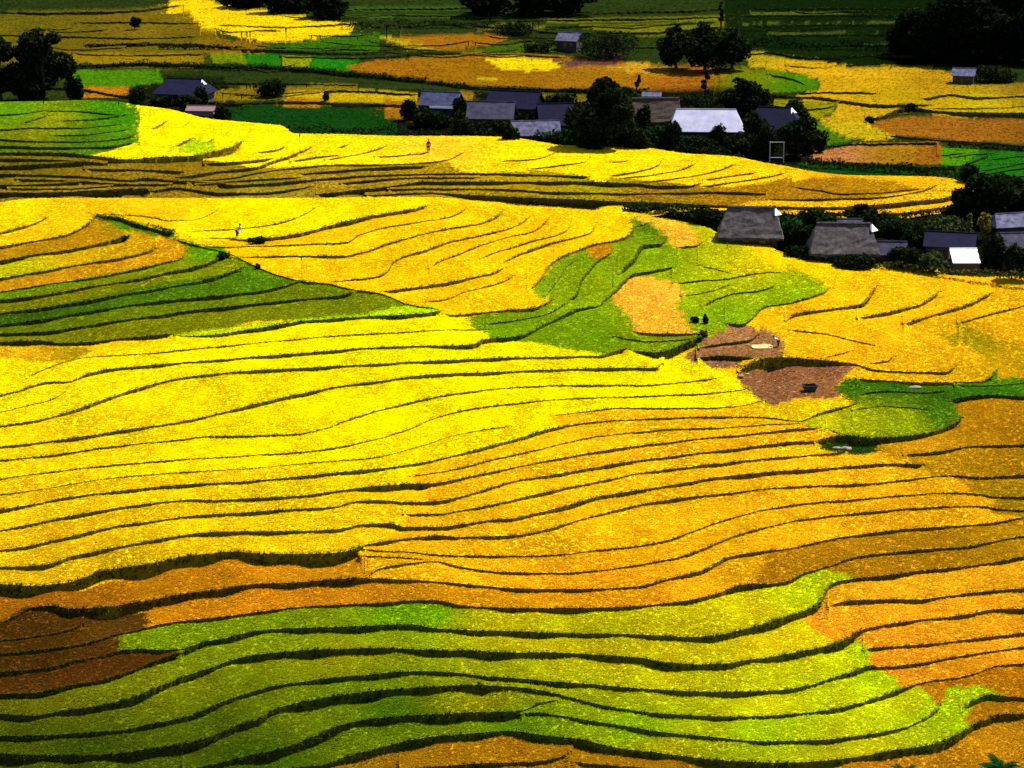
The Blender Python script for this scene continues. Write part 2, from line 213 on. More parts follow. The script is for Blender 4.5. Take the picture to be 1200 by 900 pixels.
B_POLY = [
 (GOL, [(250,150,(255,224,2)),(400,165,(250,214,4)),(520,170,(248,190,20)),(680,180,(252,212,2)),(850,195,(250,198,6)),(600,170,(250,210,4)),(1000,212,(226,160,8))], '-700,100 2000,100 2000,260 -700,260'),
 (BRN, [(100,205,(150,116,8)),(50,190,(120,100,8)),(250,210,(160,124,8)),(200,200,(150,112,8)),(100,225,(190,150,30)),(300,222,(176,150,20))], '-700,176 62,178 150,184 235,181 300,194 360,196 440,203 440,228 300,240 -700,240'),
 (BRN, [(500,195,(200,156,6)),(450,215,(180,140,20)),(600,222,(190,150,10)),(600,207,(206,170,6)),(760,228,(166,120,10)),(700,210,(190,170,6))], '300,194 400,190 520,188 540,196 640,198 720,206 840,216 900,222 900,240 740,238 560,230 440,228 380,226'),
 (BRN, [(950,218,(190,128,8)),(1050,220,(200,140,6)),(880,230,(190,130,8))], '800,224 880,214 950,208 1050,212 1085,219 1060,230 900,236 830,236'),
 (ORA, [(1000,236,(230,170,10)),(1090,236,(222,172,10))], '880,232 1000,232 1090,218 1120,215 1147,230 1120,245 1020,256 940,250 850,240'),
 (GRN, [(20,128,(88,150,4)),(60,140,(140,146,6)),(130,132,(50,130,4)),(100,160,(64,108,6)),(30,160,(120,126,6)),(150,150,(70,140,4)),(20,172,(70,100,6))], '-700,100 100,112 140,118 158,126 166,136 160,148 152,152 162,160 164,166 140,172 100,180 -700,178'),
 (LIM, [(220,165,(170,200,4)),(200,172,(190,190,10))], '196,166 236,158 252,164 250,174 210,176'),
]
V_DEF = (GRN, (20, 32, 5))
V_POLY = [
 (GRN, (9, 12, 4), '466,104 560,105 760,107 850,103 920,112 950,135 968,160 964,196 860,192 640,176 466,164'),
 (GRN, (14, 20, 4), '160,84 262,88 275,120 270,148 150,124'),
 (BRN, (112, 98, 8), '614,106 692,106 684,124 640,129 618,118'), (GOL, (150, 110, 10), '530,104 556,104 552,116 530,112'),
 (BRN, [(60,35,(104,86,6)),(160,40,(116,92,6)),(50,25,(90,84,6)),(200,60,(96,86,6)),(280,52,(130,90,6))], '-700,14 0,14 150,12 215,4 240,12 235,30 260,44 310,50 320,57 240,62 240,76 80,76 -700,76'),
 (YEL, (236, 192, 4), '200,-2 238,-2 300,12 360,20 416,27 410,38 370,44 330,49 285,44 255,34 235,30 222,14 195,14'),
 (GRN, (70, 142, 4), '85,79 186,77 192,94 150,100 82,104'), (ORA, (196, 116, 10), '95,101 150,99 152,111 98,113'),
 (LIM, (112, 136, 4), '245,60 300,60 300,73 250,73'), (GRN, (22, 128, 6), '285,59 330,61 330,76 290,75'), (LIM, (140, 150, 4), '330,63 366,65 362,78 332,77'), (GRN, (18, 132, 6), '366,65 422,66 412,82 364,79'),
 (GRN, (48, 112, 4), '370,44 446,37 445,60 300,56 340,50'), (BRN, (144, 112, 6), '60,60 240,62 240,74 90,74'),
 (BRN, (128, 104, 6), '240,106 300,98 420,98 420,112 330,116 240,118'), (GRN, (8, 60, 6), '270,122 340,120 440,124 456,130 470,158 400,160 300,146 268,136'),
 (GOL, (206, 166, 4), '340,106 420,105 490,109 490,119 400,120 330,117'), (ORA, (170, 112, 6), '340,112 380,116 378,122 330,121'), (ORA, (166, 100, 6), '452,114 492,119 486,140 452,136'),
 (BRN, [(450,80,(160,92,6)),(600,90,(150,92,4)),(700,92,(164,104,6)),(800,88,(168,92,8)),(520,72,(150,94,4))], '404,76 440,68 560,61 640,62 700,68 760,74 866,78 862,96 760,106 640,103 560,99 480,90 420,84'),
 (BRN, (164, 96, 6), '462,43 500,39 560,37 602,42 580,50 540,56 500,58 478,50'), (GOL, (190, 160, 6), '440,42 466,42 486,50 512,57 480,57 462,50'),
 (GRN, (62, 96, 4), '500,58 560,56 600,46 650,50 650,62 560,61'),
 (YEL, (222, 192, 4), '566,66 600,65 640,66 664,72 654,79 620,82 590,81'), (GOL, (204, 180, 4), '560,88 584,90 584,95 558,94'),
 (SOI, (62, 30, 26), '646,69 680,66 736,62 722,74 690,77 660,76'), (ORA, (212, 150, 20), '706,79 740,72 786,73 786,83 740,83 712,82'),
 (LIM, (112, 112, 6), '640,22 760,19 866,17 866,30 765,38 720,37 680,30'), (GRN, (40, 70, 6), '640,26 840,23 840,26 640,30'), (LIM, (120, 112, 10), '560,30 600,26 640,28 640,33 560,34'),
 (GRN, [(860,90,(110,140,4)),(940,95,(72,146,4)),(840,86,(170,120,6))], '835,78 890,79 940,86 962,94 956,105 900,108 860,104 836,98'),
 (GOL, [(900,60,(190,160,10)),(950,75,(230,172,8)),(1000,90,(238,176,8)),(1090,95,(196,140,8)),(1150,120,(206,176,6)),(1060,115,(210,164,6)),(1190,100,(150,110,10))], '868,56 900,54 960,70 1010,77 1090,76 1120,84 1130,96 1200,97 2000,97 2000,132 1100,131 1070,122 1000,120 930,112 960,104 962,92 930,84 880,76'),
 (GOL, (176, 160, 6), '868,56 960,58 1000,66 960,70 900,64 870,62'),
 (LIM, (150, 146, 6), '906,114 985,119 975,130 960,136 935,134 908,124'),
 (GOL, [(1000,130,(222,166,10)),(1000,150,(210,180,8))], '984,120 1050,121 1054,126 1030,136 1018,142 1050,158 1040,163 1000,163 978,154 958,140 975,132'),
 (BRN, [(1040,145,(164,92,10)),(1150,150,(160,90,12)),(1190,160,(140,82,8))], '1018,142 1060,132 1200,134 2000,134 2000,166 1150,166 1100,163 1045,157'),
 (GRN, (70, 130, 6), '940,142 962,142 985,158 1000,165 960,172 945,160'), (ORA, [(970,180,(206,120,60)),(1050,178,(170,116,8)),(1090,180,(150,80,8))], '940,176 1000,168 1104,164 1104,192 1000,190 940,186'),
 (GRN, (10, 64, 6), '940,188 1110,194 1140,206 1140,212 1100,208 1000,206 930,196'),
 (GRN, (78, 166, 4), '1104,172 1130,171 1155,174 1146,184 1124,194 1102,192'), (GRN, (24, 116, 8), '1150,174 1200,176 2000,176 2000,222 1150,220 1124,196'),
 (GRN, [(950,30,(7,24,3)),(1100,50,(3,13,2)),(950,60,(9,30,3))], '846,-60 2000,-60 2000,72 1100,74 1000,76 950,68 850,56'),  # top right plots: merged shadow painted into their greens
 (LIM, (70, 84, 12), '880,13 980,12 1000,16 880,17'), (LIM, (64, 80, 14), '870,26 1060,24 1060,27 870,29'), (LIM, (60, 76, 14), '900,37 1060,36 1060,39 900,40'), (LIM, (50, 66, 14), '1010,50 1100,49 1100,51 1010,52'),
 (LIM, (56, 84, 10), '400,17 600,17 600,19 400,19'), (LIM, (46, 90, 10), '380,8 540,8 540,11 380,11'),
]

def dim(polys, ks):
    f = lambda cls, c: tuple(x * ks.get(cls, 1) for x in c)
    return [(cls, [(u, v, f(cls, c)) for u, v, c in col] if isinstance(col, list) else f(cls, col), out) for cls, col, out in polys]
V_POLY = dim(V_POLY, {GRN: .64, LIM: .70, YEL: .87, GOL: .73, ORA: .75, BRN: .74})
B_POLY = dim(B_POLY, {BRN: .80, GRN: .88})

def lin(c):
    c = np.asarray(c, float) / 255.0
    return np.where(c <= 0.04045, c / 12.92, ((c + 0.055) / 1.055) ** 2.4)

def albedo(c): return np.clip(lin(c), 0, 1) ** .82

def poly(s):
    P = [[float(k) for k in p.split(',')] for p in s.split()]; out = []
    for i, p in enumerate(P):                           # beside the picture a plot's edge runs on level
        a, b = P[i - 1], P[(i + 1) % len(P)]
        if p[0] == -700 and a[0] > -100: out.append([-2.0, p[1]])
        out.append(p)
        if p[0] == -700 and b[0] > -100: out.append([-2.0, p[1]])
    return np.array(out)

def inside(P, u, v):
    r = np.zeros(u.shape, bool); n = len(P); j = n - 1
    for i in range(n):
        xi, yi = P[i]; xj, yj = P[j]
        if yi != yj:
            r ^= ((yi > v) != (yj > v)) & (u < (xj - xi) * (v - yi) / (yj - yi) + xi)
        j = i
    return r

CLASSES = [YEL, GOL, ORA, LIM, GRN, BRN, SOI]
def crop_at(polys, default, u, v):
    """colour (linear albedo) and crop class of plots at the spots u, v"""
    u = np.asarray(u, float); v = np.asarray(v, float)
    c = np.tile(albedo(default[1]), (len(u), 1)); k = np.full(len(u), CLASSES.index(default[0]))
    for cls, col, out in polys:
        P = poly(out)
        m = inside(P, u, v)
        if not m.any(): continue
        k[m] = CLASSES.index(cls)
        if isinstance(col, list):
            w = np.zeros(m.sum()); a = np.zeros((m.sum(), 3))
            for (cu, cv, cc) in col:
                d = ((u[m] - cu) ** 2 + ((v[m] - cv) * 2.2) ** 2 + 60.0) ** -1.3
                w += d; a += d[:, None] * albedo(cc)
            c[m] = a / w[:, None]
        else:
            c[m] = albedo(col)
    return c, k
# ------------------------------------------------------------------ helpers: objects, materials
def link(name, mesh, mat=None, parent=None):
    o = bpy.data.objects.new(name, mesh); COL.objects.link(o)
    if mat is not None:
        for m in (mat if isinstance(mat, (list, tuple)) else [mat]): mesh.materials.append(m)
    if parent is not None: o.parent = parent
    return o

def tag(o, label=None, cat=None, group=None, kind=None):
    for k, x in (('label', label), ('category', cat), ('group', group), ('kind', kind)):
        if x is not None: o[k] = x
    return o

def np_mesh(name, co, faces, col=None, mat_idx=None, smooth=False):
    """faces: (n,4) or (n,3) int array; col: per-vertex rgb"""
    me = bpy.data.meshes.new(name); k = faces.shape[1]
    me.vertices.add(len(co)); me.vertices.foreach_set('co', np.ascontiguousarray(co, np.float32).ravel())
    me.loops.add(faces.size); me.loops.foreach_set('vertex_index', np.ascontiguousarray(faces, np.int32).ravel())
    me.polygons.add(len(faces)); me.polygons.foreach_set('loop_start', np.arange(0, faces.size, k, dtype=np.int32))
    me.polygons.foreach_set('loop_total', np.full(len(faces), k, np.int32))
    if mat_idx is not None: me.polygons.foreach_set('material_index', np.ascontiguousarray(mat_idx, np.int32))
    me.polygons.foreach_set('use_smooth', np.full(len(faces), smooth))
    if col is not None:
        a = me.color_attributes.new('Col', 'FLOAT_COLOR', 'POINT')
        rgba = np.ones((len(co), 4), np.float32); rgba[:, :3] = col
        a.data.foreach_set('color', rgba.ravel())
    me.update(calc_edges=True); me.validate()
    return me

def new_mat(name):
    m = bpy.data.materials.new(name); m.use_nodes = True
    nt = m.node_tree; nt.nodes.clear()
    out = nt.nodes.new('ShaderNodeOutputMaterial')
    return m, nt, out

def N(nt, t, **kw):
    n = nt.nodes.new(t)
    for k, v in kw.items():
        if k in n.inputs: n.inputs[k].default_value = v
        else: setattr(n, k, v)
    return n

ALB = 0.66                                            # sunlit picture colour -> reflectance of the crop

def mat_field():
    m, nt, out = new_mat('field_ground')
    at = N(nt, 'ShaderNodeAttribute', attribute_name='Col')
    tc = N(nt, 'ShaderNodeNewGeometry')
    n1 = N(nt, 'ShaderNodeTexNoise', Scale=2.2, Detail=4.0, Roughness=0.7); nt.links.new(tc.outputs['Position'], n1.inputs['Vector'])
    n2 = N(nt, 'ShaderNodeTexNoise', Scale=0.12, Detail=3.0); nt.links.new(tc.outputs['Position'], n2.inputs['Vector'])
    r1 = N(nt, 'ShaderNodeMapRange'); r1.inputs[1].default_value = .3; r1.inputs[2].default_value = .7; r1.inputs[3].default_value = .6; r1.inputs[4].default_value = 1.2
    nt.links.new(n1.outputs[0], r1.inputs[0])
    r2 = N(nt, 'ShaderNodeMapRange'); r2.inputs[1].default_value = .3; r2.inputs[2].default_value = .7; r2.inputs[3].default_value = .85; r2.inputs[4].default_value = 1.1
    nt.links.new(n2.outputs[0], r2.inputs[0])
    mu = N(nt, 'ShaderNodeMath', operation='MULTIPLY'); nt.links.new(r1.outputs[0], mu.inputs[0]); nt.links.new(r2.outputs[0], mu.inputs[1])
    vm = N(nt, 'ShaderNodeVectorMath', operation='SCALE'); nt.links.new(at.outputs['Color'], vm.inputs[0]); nt.links.new(mu.outputs[0], vm.inputs['Scale'])
    bp = N(nt, 'ShaderNodeBump', Strength=0.8, Distance=0.25); nt.links.new(n1.outputs[0], bp.inputs['Height'])
    d = N(nt, 'ShaderNodeBsdfDiffuse'); nt.links.new(vm.outputs[0], d.inputs['Color']); nt.links.new(bp.outputs[0], d.inputs['Normal'])
    nt.links.new(d.outputs[0], out.inputs[0]); return m

def mat_bank():
    m, nt, out = new_mat('earth_bank')
    tc = N(nt, 'ShaderNodeNewGeometry')
    n1 = N(nt, 'ShaderNodeTexNoise', Scale=1.3, Detail=5.0, Roughness=0.7); nt.links.new(tc.outputs['Position'], n1.inputs['Vector'])
    cr = N(nt, 'ShaderNodeValToRGB'); e = cr.color_ramp.elements
    e[0].position = .35; e[0].color = (.012, .019, .004, 1); e[1].position = .68; e[1].color = (.05, .034, .012, 1)
    nt.links.new(n1.outputs[0], cr.inputs[0])
    bp = N(nt, 'ShaderNodeBump', Strength=0.9, Distance=0.2); nt.links.new(n1.outputs[0], bp.inputs['Height'])
    at = N(nt, 'ShaderNodeAttribute', attribute_name='Col')
    mx = N(nt, 'ShaderNodeMix', data_type='RGBA'); mx.inputs[0].default_value = .2
    nt.links.new(cr.outputs[0], mx.inputs[6]); nt.links.new(at.outputs['Color'], mx.inputs[7])
    d = N(nt, 'ShaderNodeBsdfDiffuse'); nt.links.new(mx.outputs[2], d.inputs['Color']); nt.links.new(bp.outputs[0], d.inputs['Normal'])
    nt.links.new(d.outputs[0], out.inputs[0]); return m

def mat_leaf(name, trans=0.35, gloss=0.0):
    m, nt, out = new_mat(name)
    at = N(nt, 'ShaderNodeAttribute', attribute_name='Col')
    d = N(nt, 'ShaderNodeBsdfDiffuse'); t = N(nt, 'ShaderNodeBsdfTranslucent')
    nt.links.new(at.outputs['Color'], d.inputs['Color']); nt.links.new(at.outputs['Color'], t.inputs['Color'])
    mx = N(nt, 'ShaderNodeMixShader'); mx.inputs[0].default_value = trans
    nt.links.new(d.outputs[0], mx.inputs[1]); nt.links.new(t.outputs[0], mx.inputs[2])
    nt.links.new(mx.outputs[0], out.inputs[0]); return m

M_FIELD, M_BANK = mat_field(), mat_bank()
M_RICE, M_GRASS, M_LEAF = mat_leaf('rice_blades', .5), mat_leaf('grass_blades', .5), mat_leaf('tree_leaves', .12)

# ------------------------------------------------------------------ terraces
US = np.concatenate([np.arange(-520, -20, 20.0), np.arange(-20, 1221, 2.0), np.arange(1240, 1741, 20.0)])
NC = len(US)

def pchip(x, y, q):
    x = np.asarray(x); y = np.asarray(y)
    if len(x) < 3: return np.interp(q, x, y)
    h = np.diff(x); d = np.diff(y) / h
    m = np.zeros(len(x)); m[0], m[-1] = d[0], d[-1]
    for i in range(1, len(x) - 1):
        if d[i - 1] * d[i] > 0:
            w1 = 2 * h[i] + h[i - 1]; w2 = h[i] + 2 * h[i - 1]
            m[i] = (w1 + w2) / (w1 / d[i - 1] + w2 / d[i])
    i = np.clip(np.searchsorted(x, q) - 1, 0, len(x) - 2)
    t = (q - x[i]) / h[i]
    return (y[i] * (1 + 2 * t) * (1 - t) ** 2 + m[i] * h[i] * t * (1 - t) ** 2 + y[i + 1] * t * t * (3 - 2 * t) + m[i + 1] * h[i] * t * t * (t - 1))

def eval_line(s, r0=3.0, wob=0.0, seed=0, ext=0.35, ends=True):
    pts = L(s); x = []; y = []; r = []; cur = r0
    for p in pts:
        if len(p) > 2: cur = p[2]
        if x and p[0] <= x[-1]: p[0] = x[-1] + 0.5
        x.append(p[0]); y.append(p[1]); r.append(cur)
    q = np.clip(US, x[0], x[-1])
    v = pchip(x, y, q); rr = np.interp(q, x, r)
    lo, hi = x[0] <= 3, x[-1] >= 1197
    ok = np.ones(NC, bool)
    if lo:
        s0 = (y[1] - y[0]) / (x[1] - x[0]); k = US < x[0]; v[k] += np.clip(s0 * ext, -.12, .12) * (US[k] - x[0])
    else: ok &= US >= x[0]
    if hi:
        s1 = (y[-1] - y[-2]) / (x[-1] - x[-2]); k = US > x[-1]; v[k] += np.clip(s1 * ext, -.12, .12) * (US[k] - x[-1])
    else: ok &= US <= x[-1]
    if ends:
        if not lo: t = np.clip((US - x[0] + 1.5) / 9.0, 0, 1); rr = rr * t * t * (3 - 2 * t)
        if not hi: t = np.clip((x[-1] - US + 1.5) / 9.0, 0, 1); rr = rr * t * t * (3 - 2 * t)
    if wob:
        g = np.random.default_rng(seed)
        for wl in (95.0, 41.0, 19.0, 9.0):
            v = v + wob * g.uniform(.2, .5) * np.sin(US / wl * 6.283 + g.uniform(0, 6.28))
        rr = rr * (1 + .22 * np.sin(US / 33.0 + g.uniform(0, 6)) + .18 * np.sin(US / 11.0 + g.uniform(0, 6)))
    return v, rr, ok

def smooth1(a, n):
    k = np.hanning(n * 2 + 1); k /= k.sum()
    return np.convolve(np.pad(a, n, mode='edge'), k, 'valid')

class Layer: pass

def solve_layer(lines, v0, z0, crest, wob, seed, maxfrac=.5):
    nl = len(lines); V = np.full((nl + 1, NC), np.nan); R = np.zeros((nl + 1, NC))
    V[0] = v0
    for i, (r, s) in enumerate(lines):
        v, rr, ok = eval_line(s, r, wob, seed + i)
        ok &= (v > crest + 1.0) & (v < v0 - 1.0)
        V[i + 1] = np.where(ok, v, np.nan); R[i + 1] = rr * 1.03 + .2 * np.clip(rr / 1.2, 0, 1)
    Z = np.full((nl + 1, NC), np.nan); ZF = Z.copy(); VN = Z.copy()
    top = np.zeros(NC)
    for c in range(NC):
        idx = [i for i in range(1, nl + 1) if V[i, c] == V[i, c]]
        idx.sort(key=lambda i: -V[i, c])
        z = z0[c]; prev = 0; Z[0, c] = z; ZF[0, c] = z
        for i in idx:
            gap = V[prev, c] - V[i, c]
            rp = min(R[i, c], maxfrac * gap)
            ZF[i, c] = z
            z = z + rp * mpp(US[c], V[i, c], z)
            Z[i, c] = z; VN[prev, c] = V[i, c]; prev = i
        VN[prev, c] = crest[c]; top[c] = z
    # one smooth hill through the accumulated heights, so that an edge that ends does not tilt the plots above it
    vg = np.arange(-60.0, 1000.0, 3.0); G = np.zeros((NC, len(vg)))
    for c in range(NC):
        i = np.where(V[:, c] == V[:, c])[0]; o = np.argsort(V[i, c]); i = i[o]
        G[c] = np.interp(vg, V[i, c], Z[i, c])
    uq = np.arange(-520.0, 1741.0, 10.0)
    K = np.exp(-.5 * ((uq[:, None] - US[None]) / 75.0) ** 2) * np.gradient(US)[None]; K /= K.sum(1, keepdims=True)
    Gs = K @ G
    kv = np.hanning(13); kv /= kv.sum()
    Gs = np.array([np.convolve(np.pad(r, 6, mode='edge'), kv, 'valid') for r in Gs])
    def S(u, v):
        u = np.asarray(u, float); v = np.asarray(v, float)
        fu = np.clip((u + 520) / 10, 0, len(uq) - 1.001); fv = np.clip((v + 60) / 3, 0, len(vg) - 1.001)
        iu, iv = fu.astype(int), fv.astype(int); fu, fv = fu - iu, fv - iv
        return (Gs[iu, iv] * (1 - fu) + Gs[iu + 1, iv] * fu) * (1 - fv) + (Gs[iu, iv + 1] * (1 - fu) + Gs[iu + 1, iv + 1] * fu) * fv
    H = Z - ZF
    for i in range(nl + 1):
        Z[i] = np.where(Z[i] == Z[i], S(US, np.nan_to_num(V[i])), np.nan)
    ZF = Z - H; ZF[0] = Z[0]
    HN = np.zeros_like(Z); ZB = np.full_like(Z, np.nan)                         # height of each plot where it meets the bank behind it
    for c in range(NC):
        idx = [i for i in range(1, nl + 1) if V[i, c] == V[i, c]]; idx.sort(key=lambda i: -V[i, c])
        prev = 0
        for i in idx: ZB[prev, c] = ZF[i, c]; HN[prev, c] = H[i, c]; prev = i
        ZB[prev, c] = S(US[c], crest[c]); top[c] = ZB[prev, c]
    ly = Layer(); ly.HN = HN; ly.S = S; ly.V, ly.R, ly.Z, ly.ZF, ly.ZB, ly.VN, ly.top, ly.crest, ly.v0, ly.z0 = V, R, Z, ZF, ZB, VN, top, crest, v0, z0
    return ly

def ground(ly, u, v):
    """the point of the terrace seen at pixel u, v"""
    c = int(np.argmin(abs(US - u)))
    if v >= ly.v0[c]: z = ly.Z[0, c] if ly.Z[0, c] == ly.Z[0, c] else ly.z0[c]
    else:
        best, z = 1e9, ly.z0[c]
        for i in range(ly.V.shape[0]):
            vi = ly.V[i, c]
            if vi == vi and vi >= v and vi < best:
                best = vi; z = ly.Z[i, c] + (ly.ZB[i, c] - ly.Z[i, c]) * min(1, (vi - v) / max(.2, vi - ly.VN[i, c]))
    x, y, zz = at_z(u, v, z)
    return Vector((float(x), float(y), float(z)))

def build_layer(name, ly, polys, default, down, tint_seed, rowpx=5.0, snap=.62):
    """terrace treads and risers as one mesh; returns cells for the crop and lips for the bank grass"""
    co, fa, mi, UVs, keep = [], [], [], [], []
    cells, lips, drains = [], [], []
    base = 0
    rows_nl = ly.V.shape[0]
    for i in range(rows_nl):
        ok = ly.V[i] == ly.V[i]
        if not ok.any(): continue
        runs = np.split(np.where(ok)[0], np.where(np.diff(np.where(ok)[0]) > 1)[0] + 1)
        for run in runs:
            if len(run) < 2: continue
            a, b = run[0], run[-1]                   # one column more at a free end, a hair lower, closes the seam there
            xt = ([a - 1] if a > 0 else []) + list(run) + ([b + 1] if b < NC - 1 else [])
            src = np.clip(xt, a, b); xt = np.array(xt); sag = -.03 * (xt != src)
            u = US[xt]; run = src
            v = ly.V[i, run]; z = ly.Z[i, run] - sag; vn = np.minimum(ly.VN[i, run], v - .2)
            nr = int(np.clip(np.ceil((v - vn).max() / rowpx), 1, 14))
            t = np.linspace(0, 1, nr + 1); zb = ly.ZB[i, run] - sag; hn = ly.HN[i, run]
            vv = v[:, None] + (vn - v)[:, None] * t[None]
            uu = np.repeat(u[:, None], nr + 1, 1)
            # from the lip to the foot of the next bank
            xa, ya, _ = at_z(u, v, z); zn = zb + ly.HN[i, run]
            xb, yb, _ = at_z(u, vn, zn)
            ln = np.hypot(xb - xa, yb - ya)
            gap = np.clip(np.clip(hn * .7, 0, .28) / np.maximum(ln, .01), 0, .3)
            jump = np.abs(np.diff(vn)) > 3.0                # no drain across the end of an edge
            jj = np.zeros(len(u), bool); jj[1:] |= jump; jj[:-1] |= jump; gap = np.where(jj, 0, gap)
            t = np.concatenate([t[None, :] * (1 - gap)[:, None], np.ones((len(u), 1))], 1); nr += 1
            vv = v[:, None] + (vn - v)[:, None] * t; uu = np.repeat(u[:, None], nr + 1, 1)
            vf = np.minimum(vn + hn / mpp(u, vn, zb), v - .1)     # pixel of the foot of the bank behind
            hs = hn if len(hn) < 3 else np.convolve(np.pad(hn, 9, mode='edge'), np.ones(19) / 19, 'valid')
            zz = ly.S(uu, vv) - (hs[:, None] * (1 - t) + hn[:, None] * t) * t - sag[:, None]
            x, y, _ = at_z(uu, v[:, None] + (vf - v)[:, None] * t, zz)
            x[:, 0], y[:, 0], zz[:, 0] = xa, ya, z; x[:, -1], y[:, -1], zz[:, -1] = xb, yb, zb
            vx = vn.copy()
            vx = vx - 1.2
            xe, ye, _ = at_z(u, vx, zn)
            X = np.concatenate([x, xe[:, None]], 1); Y = np.concatenate([y, ye[:, None]], 1)
            Zm = np.concatenate([zz - down, (zb - down - .45)[:, None]], 1)
            UU = np.concatenate([uu, u[:, None]], 1); VV = np.concatenate([vv, vn[:, None]], 1); DR = np.zeros(VV.shape, bool); DR[:, -2:] = (gap > .004)[:, None]; drains.append(DR.ravel())
            n = len(run); w = nr + 2
            ids = base + np.arange(n * w).reshape(n, w)
            f = np.stack([ids[:-1, :-1], ids[1:, :-1], ids[1:, 1:], ids[:-1, 1:]], -1).reshape(-1, 4)
            co.append(np.stack([X, Y, Zm], -1).reshape(-1, 3)); fa.append(f); mi.append(np.zeros(len(f), int))
            UVs.append(np.stack([UU, .5 * (v + vn)[:, None] + (VV - .5 * (v + vn)[:, None]) * snap], -1).reshape(-1, 2)); base += n * w
            cells.append((x[:, :-1], y[:, :-1], zz[:, :-1], uu[:, :-1], .5 * (v + vn)[:, None] + (vv[:, :-1] - .5 * (v + vn)[:, None]) * snap, i))
            if i > 0:                                # riser
                zf = ly.ZF[i, run]
                h = np.maximum(z - zf, 0)
                x0, y0 = x[:, 0], y[:, 0]
                d = np.hypot(x0, y0); ox, oy = -x0 / d, -y0 / d
                rx = np.stack([x0, x0 + ox * h * .1, x0 + ox * h * .28], 1)
                ry = np.stack([y0, y0 + oy * h * .1, y0 + oy * h * .28], 1)
                rz = np.stack([z - down, z - down - h * .5, zf - down - .3], 1)
                ids = base + np.arange(n * 3).reshape(n, 3)
                f = np.stack([ids[:-1, 1:], ids[1:, 1:], ids[1:, :-1], ids[:-1, :-1]], -1)
                f = np.stack([ids[:-1, 1:], ids[1:, 1:], ids[1:, :-1], ids[:-1, :-1]], -1).reshape(-1, 4)
                co.append(np.stack([rx, ry, rz], -1).reshape(-1, 3)); fa.append(f); mi.append(np.ones(len(f), int))
                UVs.append(np.stack([np.repeat(u[:, None], 3, 1), np.repeat((v - 1.5)[:, None], 3, 1)], -1).reshape(-1, 2)); base += n * 3; drains.append(np.zeros(n * 3, bool))
                lips.append((x0, y0, z, zf, u, v, i))
    co = np.concatenate(co); fa = np.concatenate(fa); mi = np.concatenate(mi); uv = np.concatenate(UVs)
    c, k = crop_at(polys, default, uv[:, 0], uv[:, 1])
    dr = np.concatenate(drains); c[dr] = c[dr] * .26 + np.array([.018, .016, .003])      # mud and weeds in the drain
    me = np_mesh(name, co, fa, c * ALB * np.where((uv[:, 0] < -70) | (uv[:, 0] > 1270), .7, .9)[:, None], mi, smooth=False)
    o = link(name, me, [M_FIELD, M_BANK]); tag(o, kind='structure')
    ly.cells, ly.lips = cells, lips
    return o

def kites(P, ht, wd, nb, lean, jit, col, outward=None):
    """nb drooping blades at each point of P (n,3): returns vertices, quads and vertex colours"""
    n = len(P); M = n * nb
    p = np.repeat(P, nb, 0); h = np.repeat(ht, nb) * rng.uniform(.75, 1.2, M); w = np.repeat(wd, nb) * rng.uniform(.7, 1.2, M)
    az = rng.uniform(0, 2 * np.pi, M)
    if outward is not None:
        az = np.repeat(outward, nb) + rng.normal(0, .8, M)
    th = rng.uniform(lean[0], lean[1], M)
    d = np.stack([np.cos(az), np.sin(az)], 1); s = np.stack([-np.sin(az), np.cos(az)], 1)
    p = p.copy(); p[:, :2] += d * (rng.uniform(-.1, .5, M) * w)[:, None]
    mid = p.copy(); mid[:, :2] += d * (np.sin(th) * h * .5)[:, None]; mid[:, 2] += np.cos(th) * h * .75
    tip = p.copy(); tip[:, :2] += d * (np.sin(th) * h * 1.15)[:, None]; tip[:, 2] += np.cos(th) * h * .95 - np.sin(th) * h * .12
    a = mid.copy(); b = mid.copy(); a[:, :2] += s * (w * .5)[:, None]; b[:, :2] -= s * (w * .5)[:, None]
    co = np.stack([p, a, tip, b], 1).reshape(-1, 3)
    fa = np.arange(M * 4).reshape(M, 4)
    cc = np.repeat(col, nb, 0) * np.exp(rng.normal(0, jit, M))[:, None]
    cc = np.repeat(np.clip(cc, 0, .9), 4, 0)
    return co, fa, cc

def low_noise(x, y, s, seed):
    g = np.random.default_rng(seed); r = np.zeros_like(x)
    for k in range(7):
        a = g.uniform(0, 6.28); f = g.uniform(.5, 2.2) / s
        r += np.sin((x * np.cos(a) + y * np.sin(a)) * f * 6.28 + g.uniform(0, 6.28))
    return r / 2.6

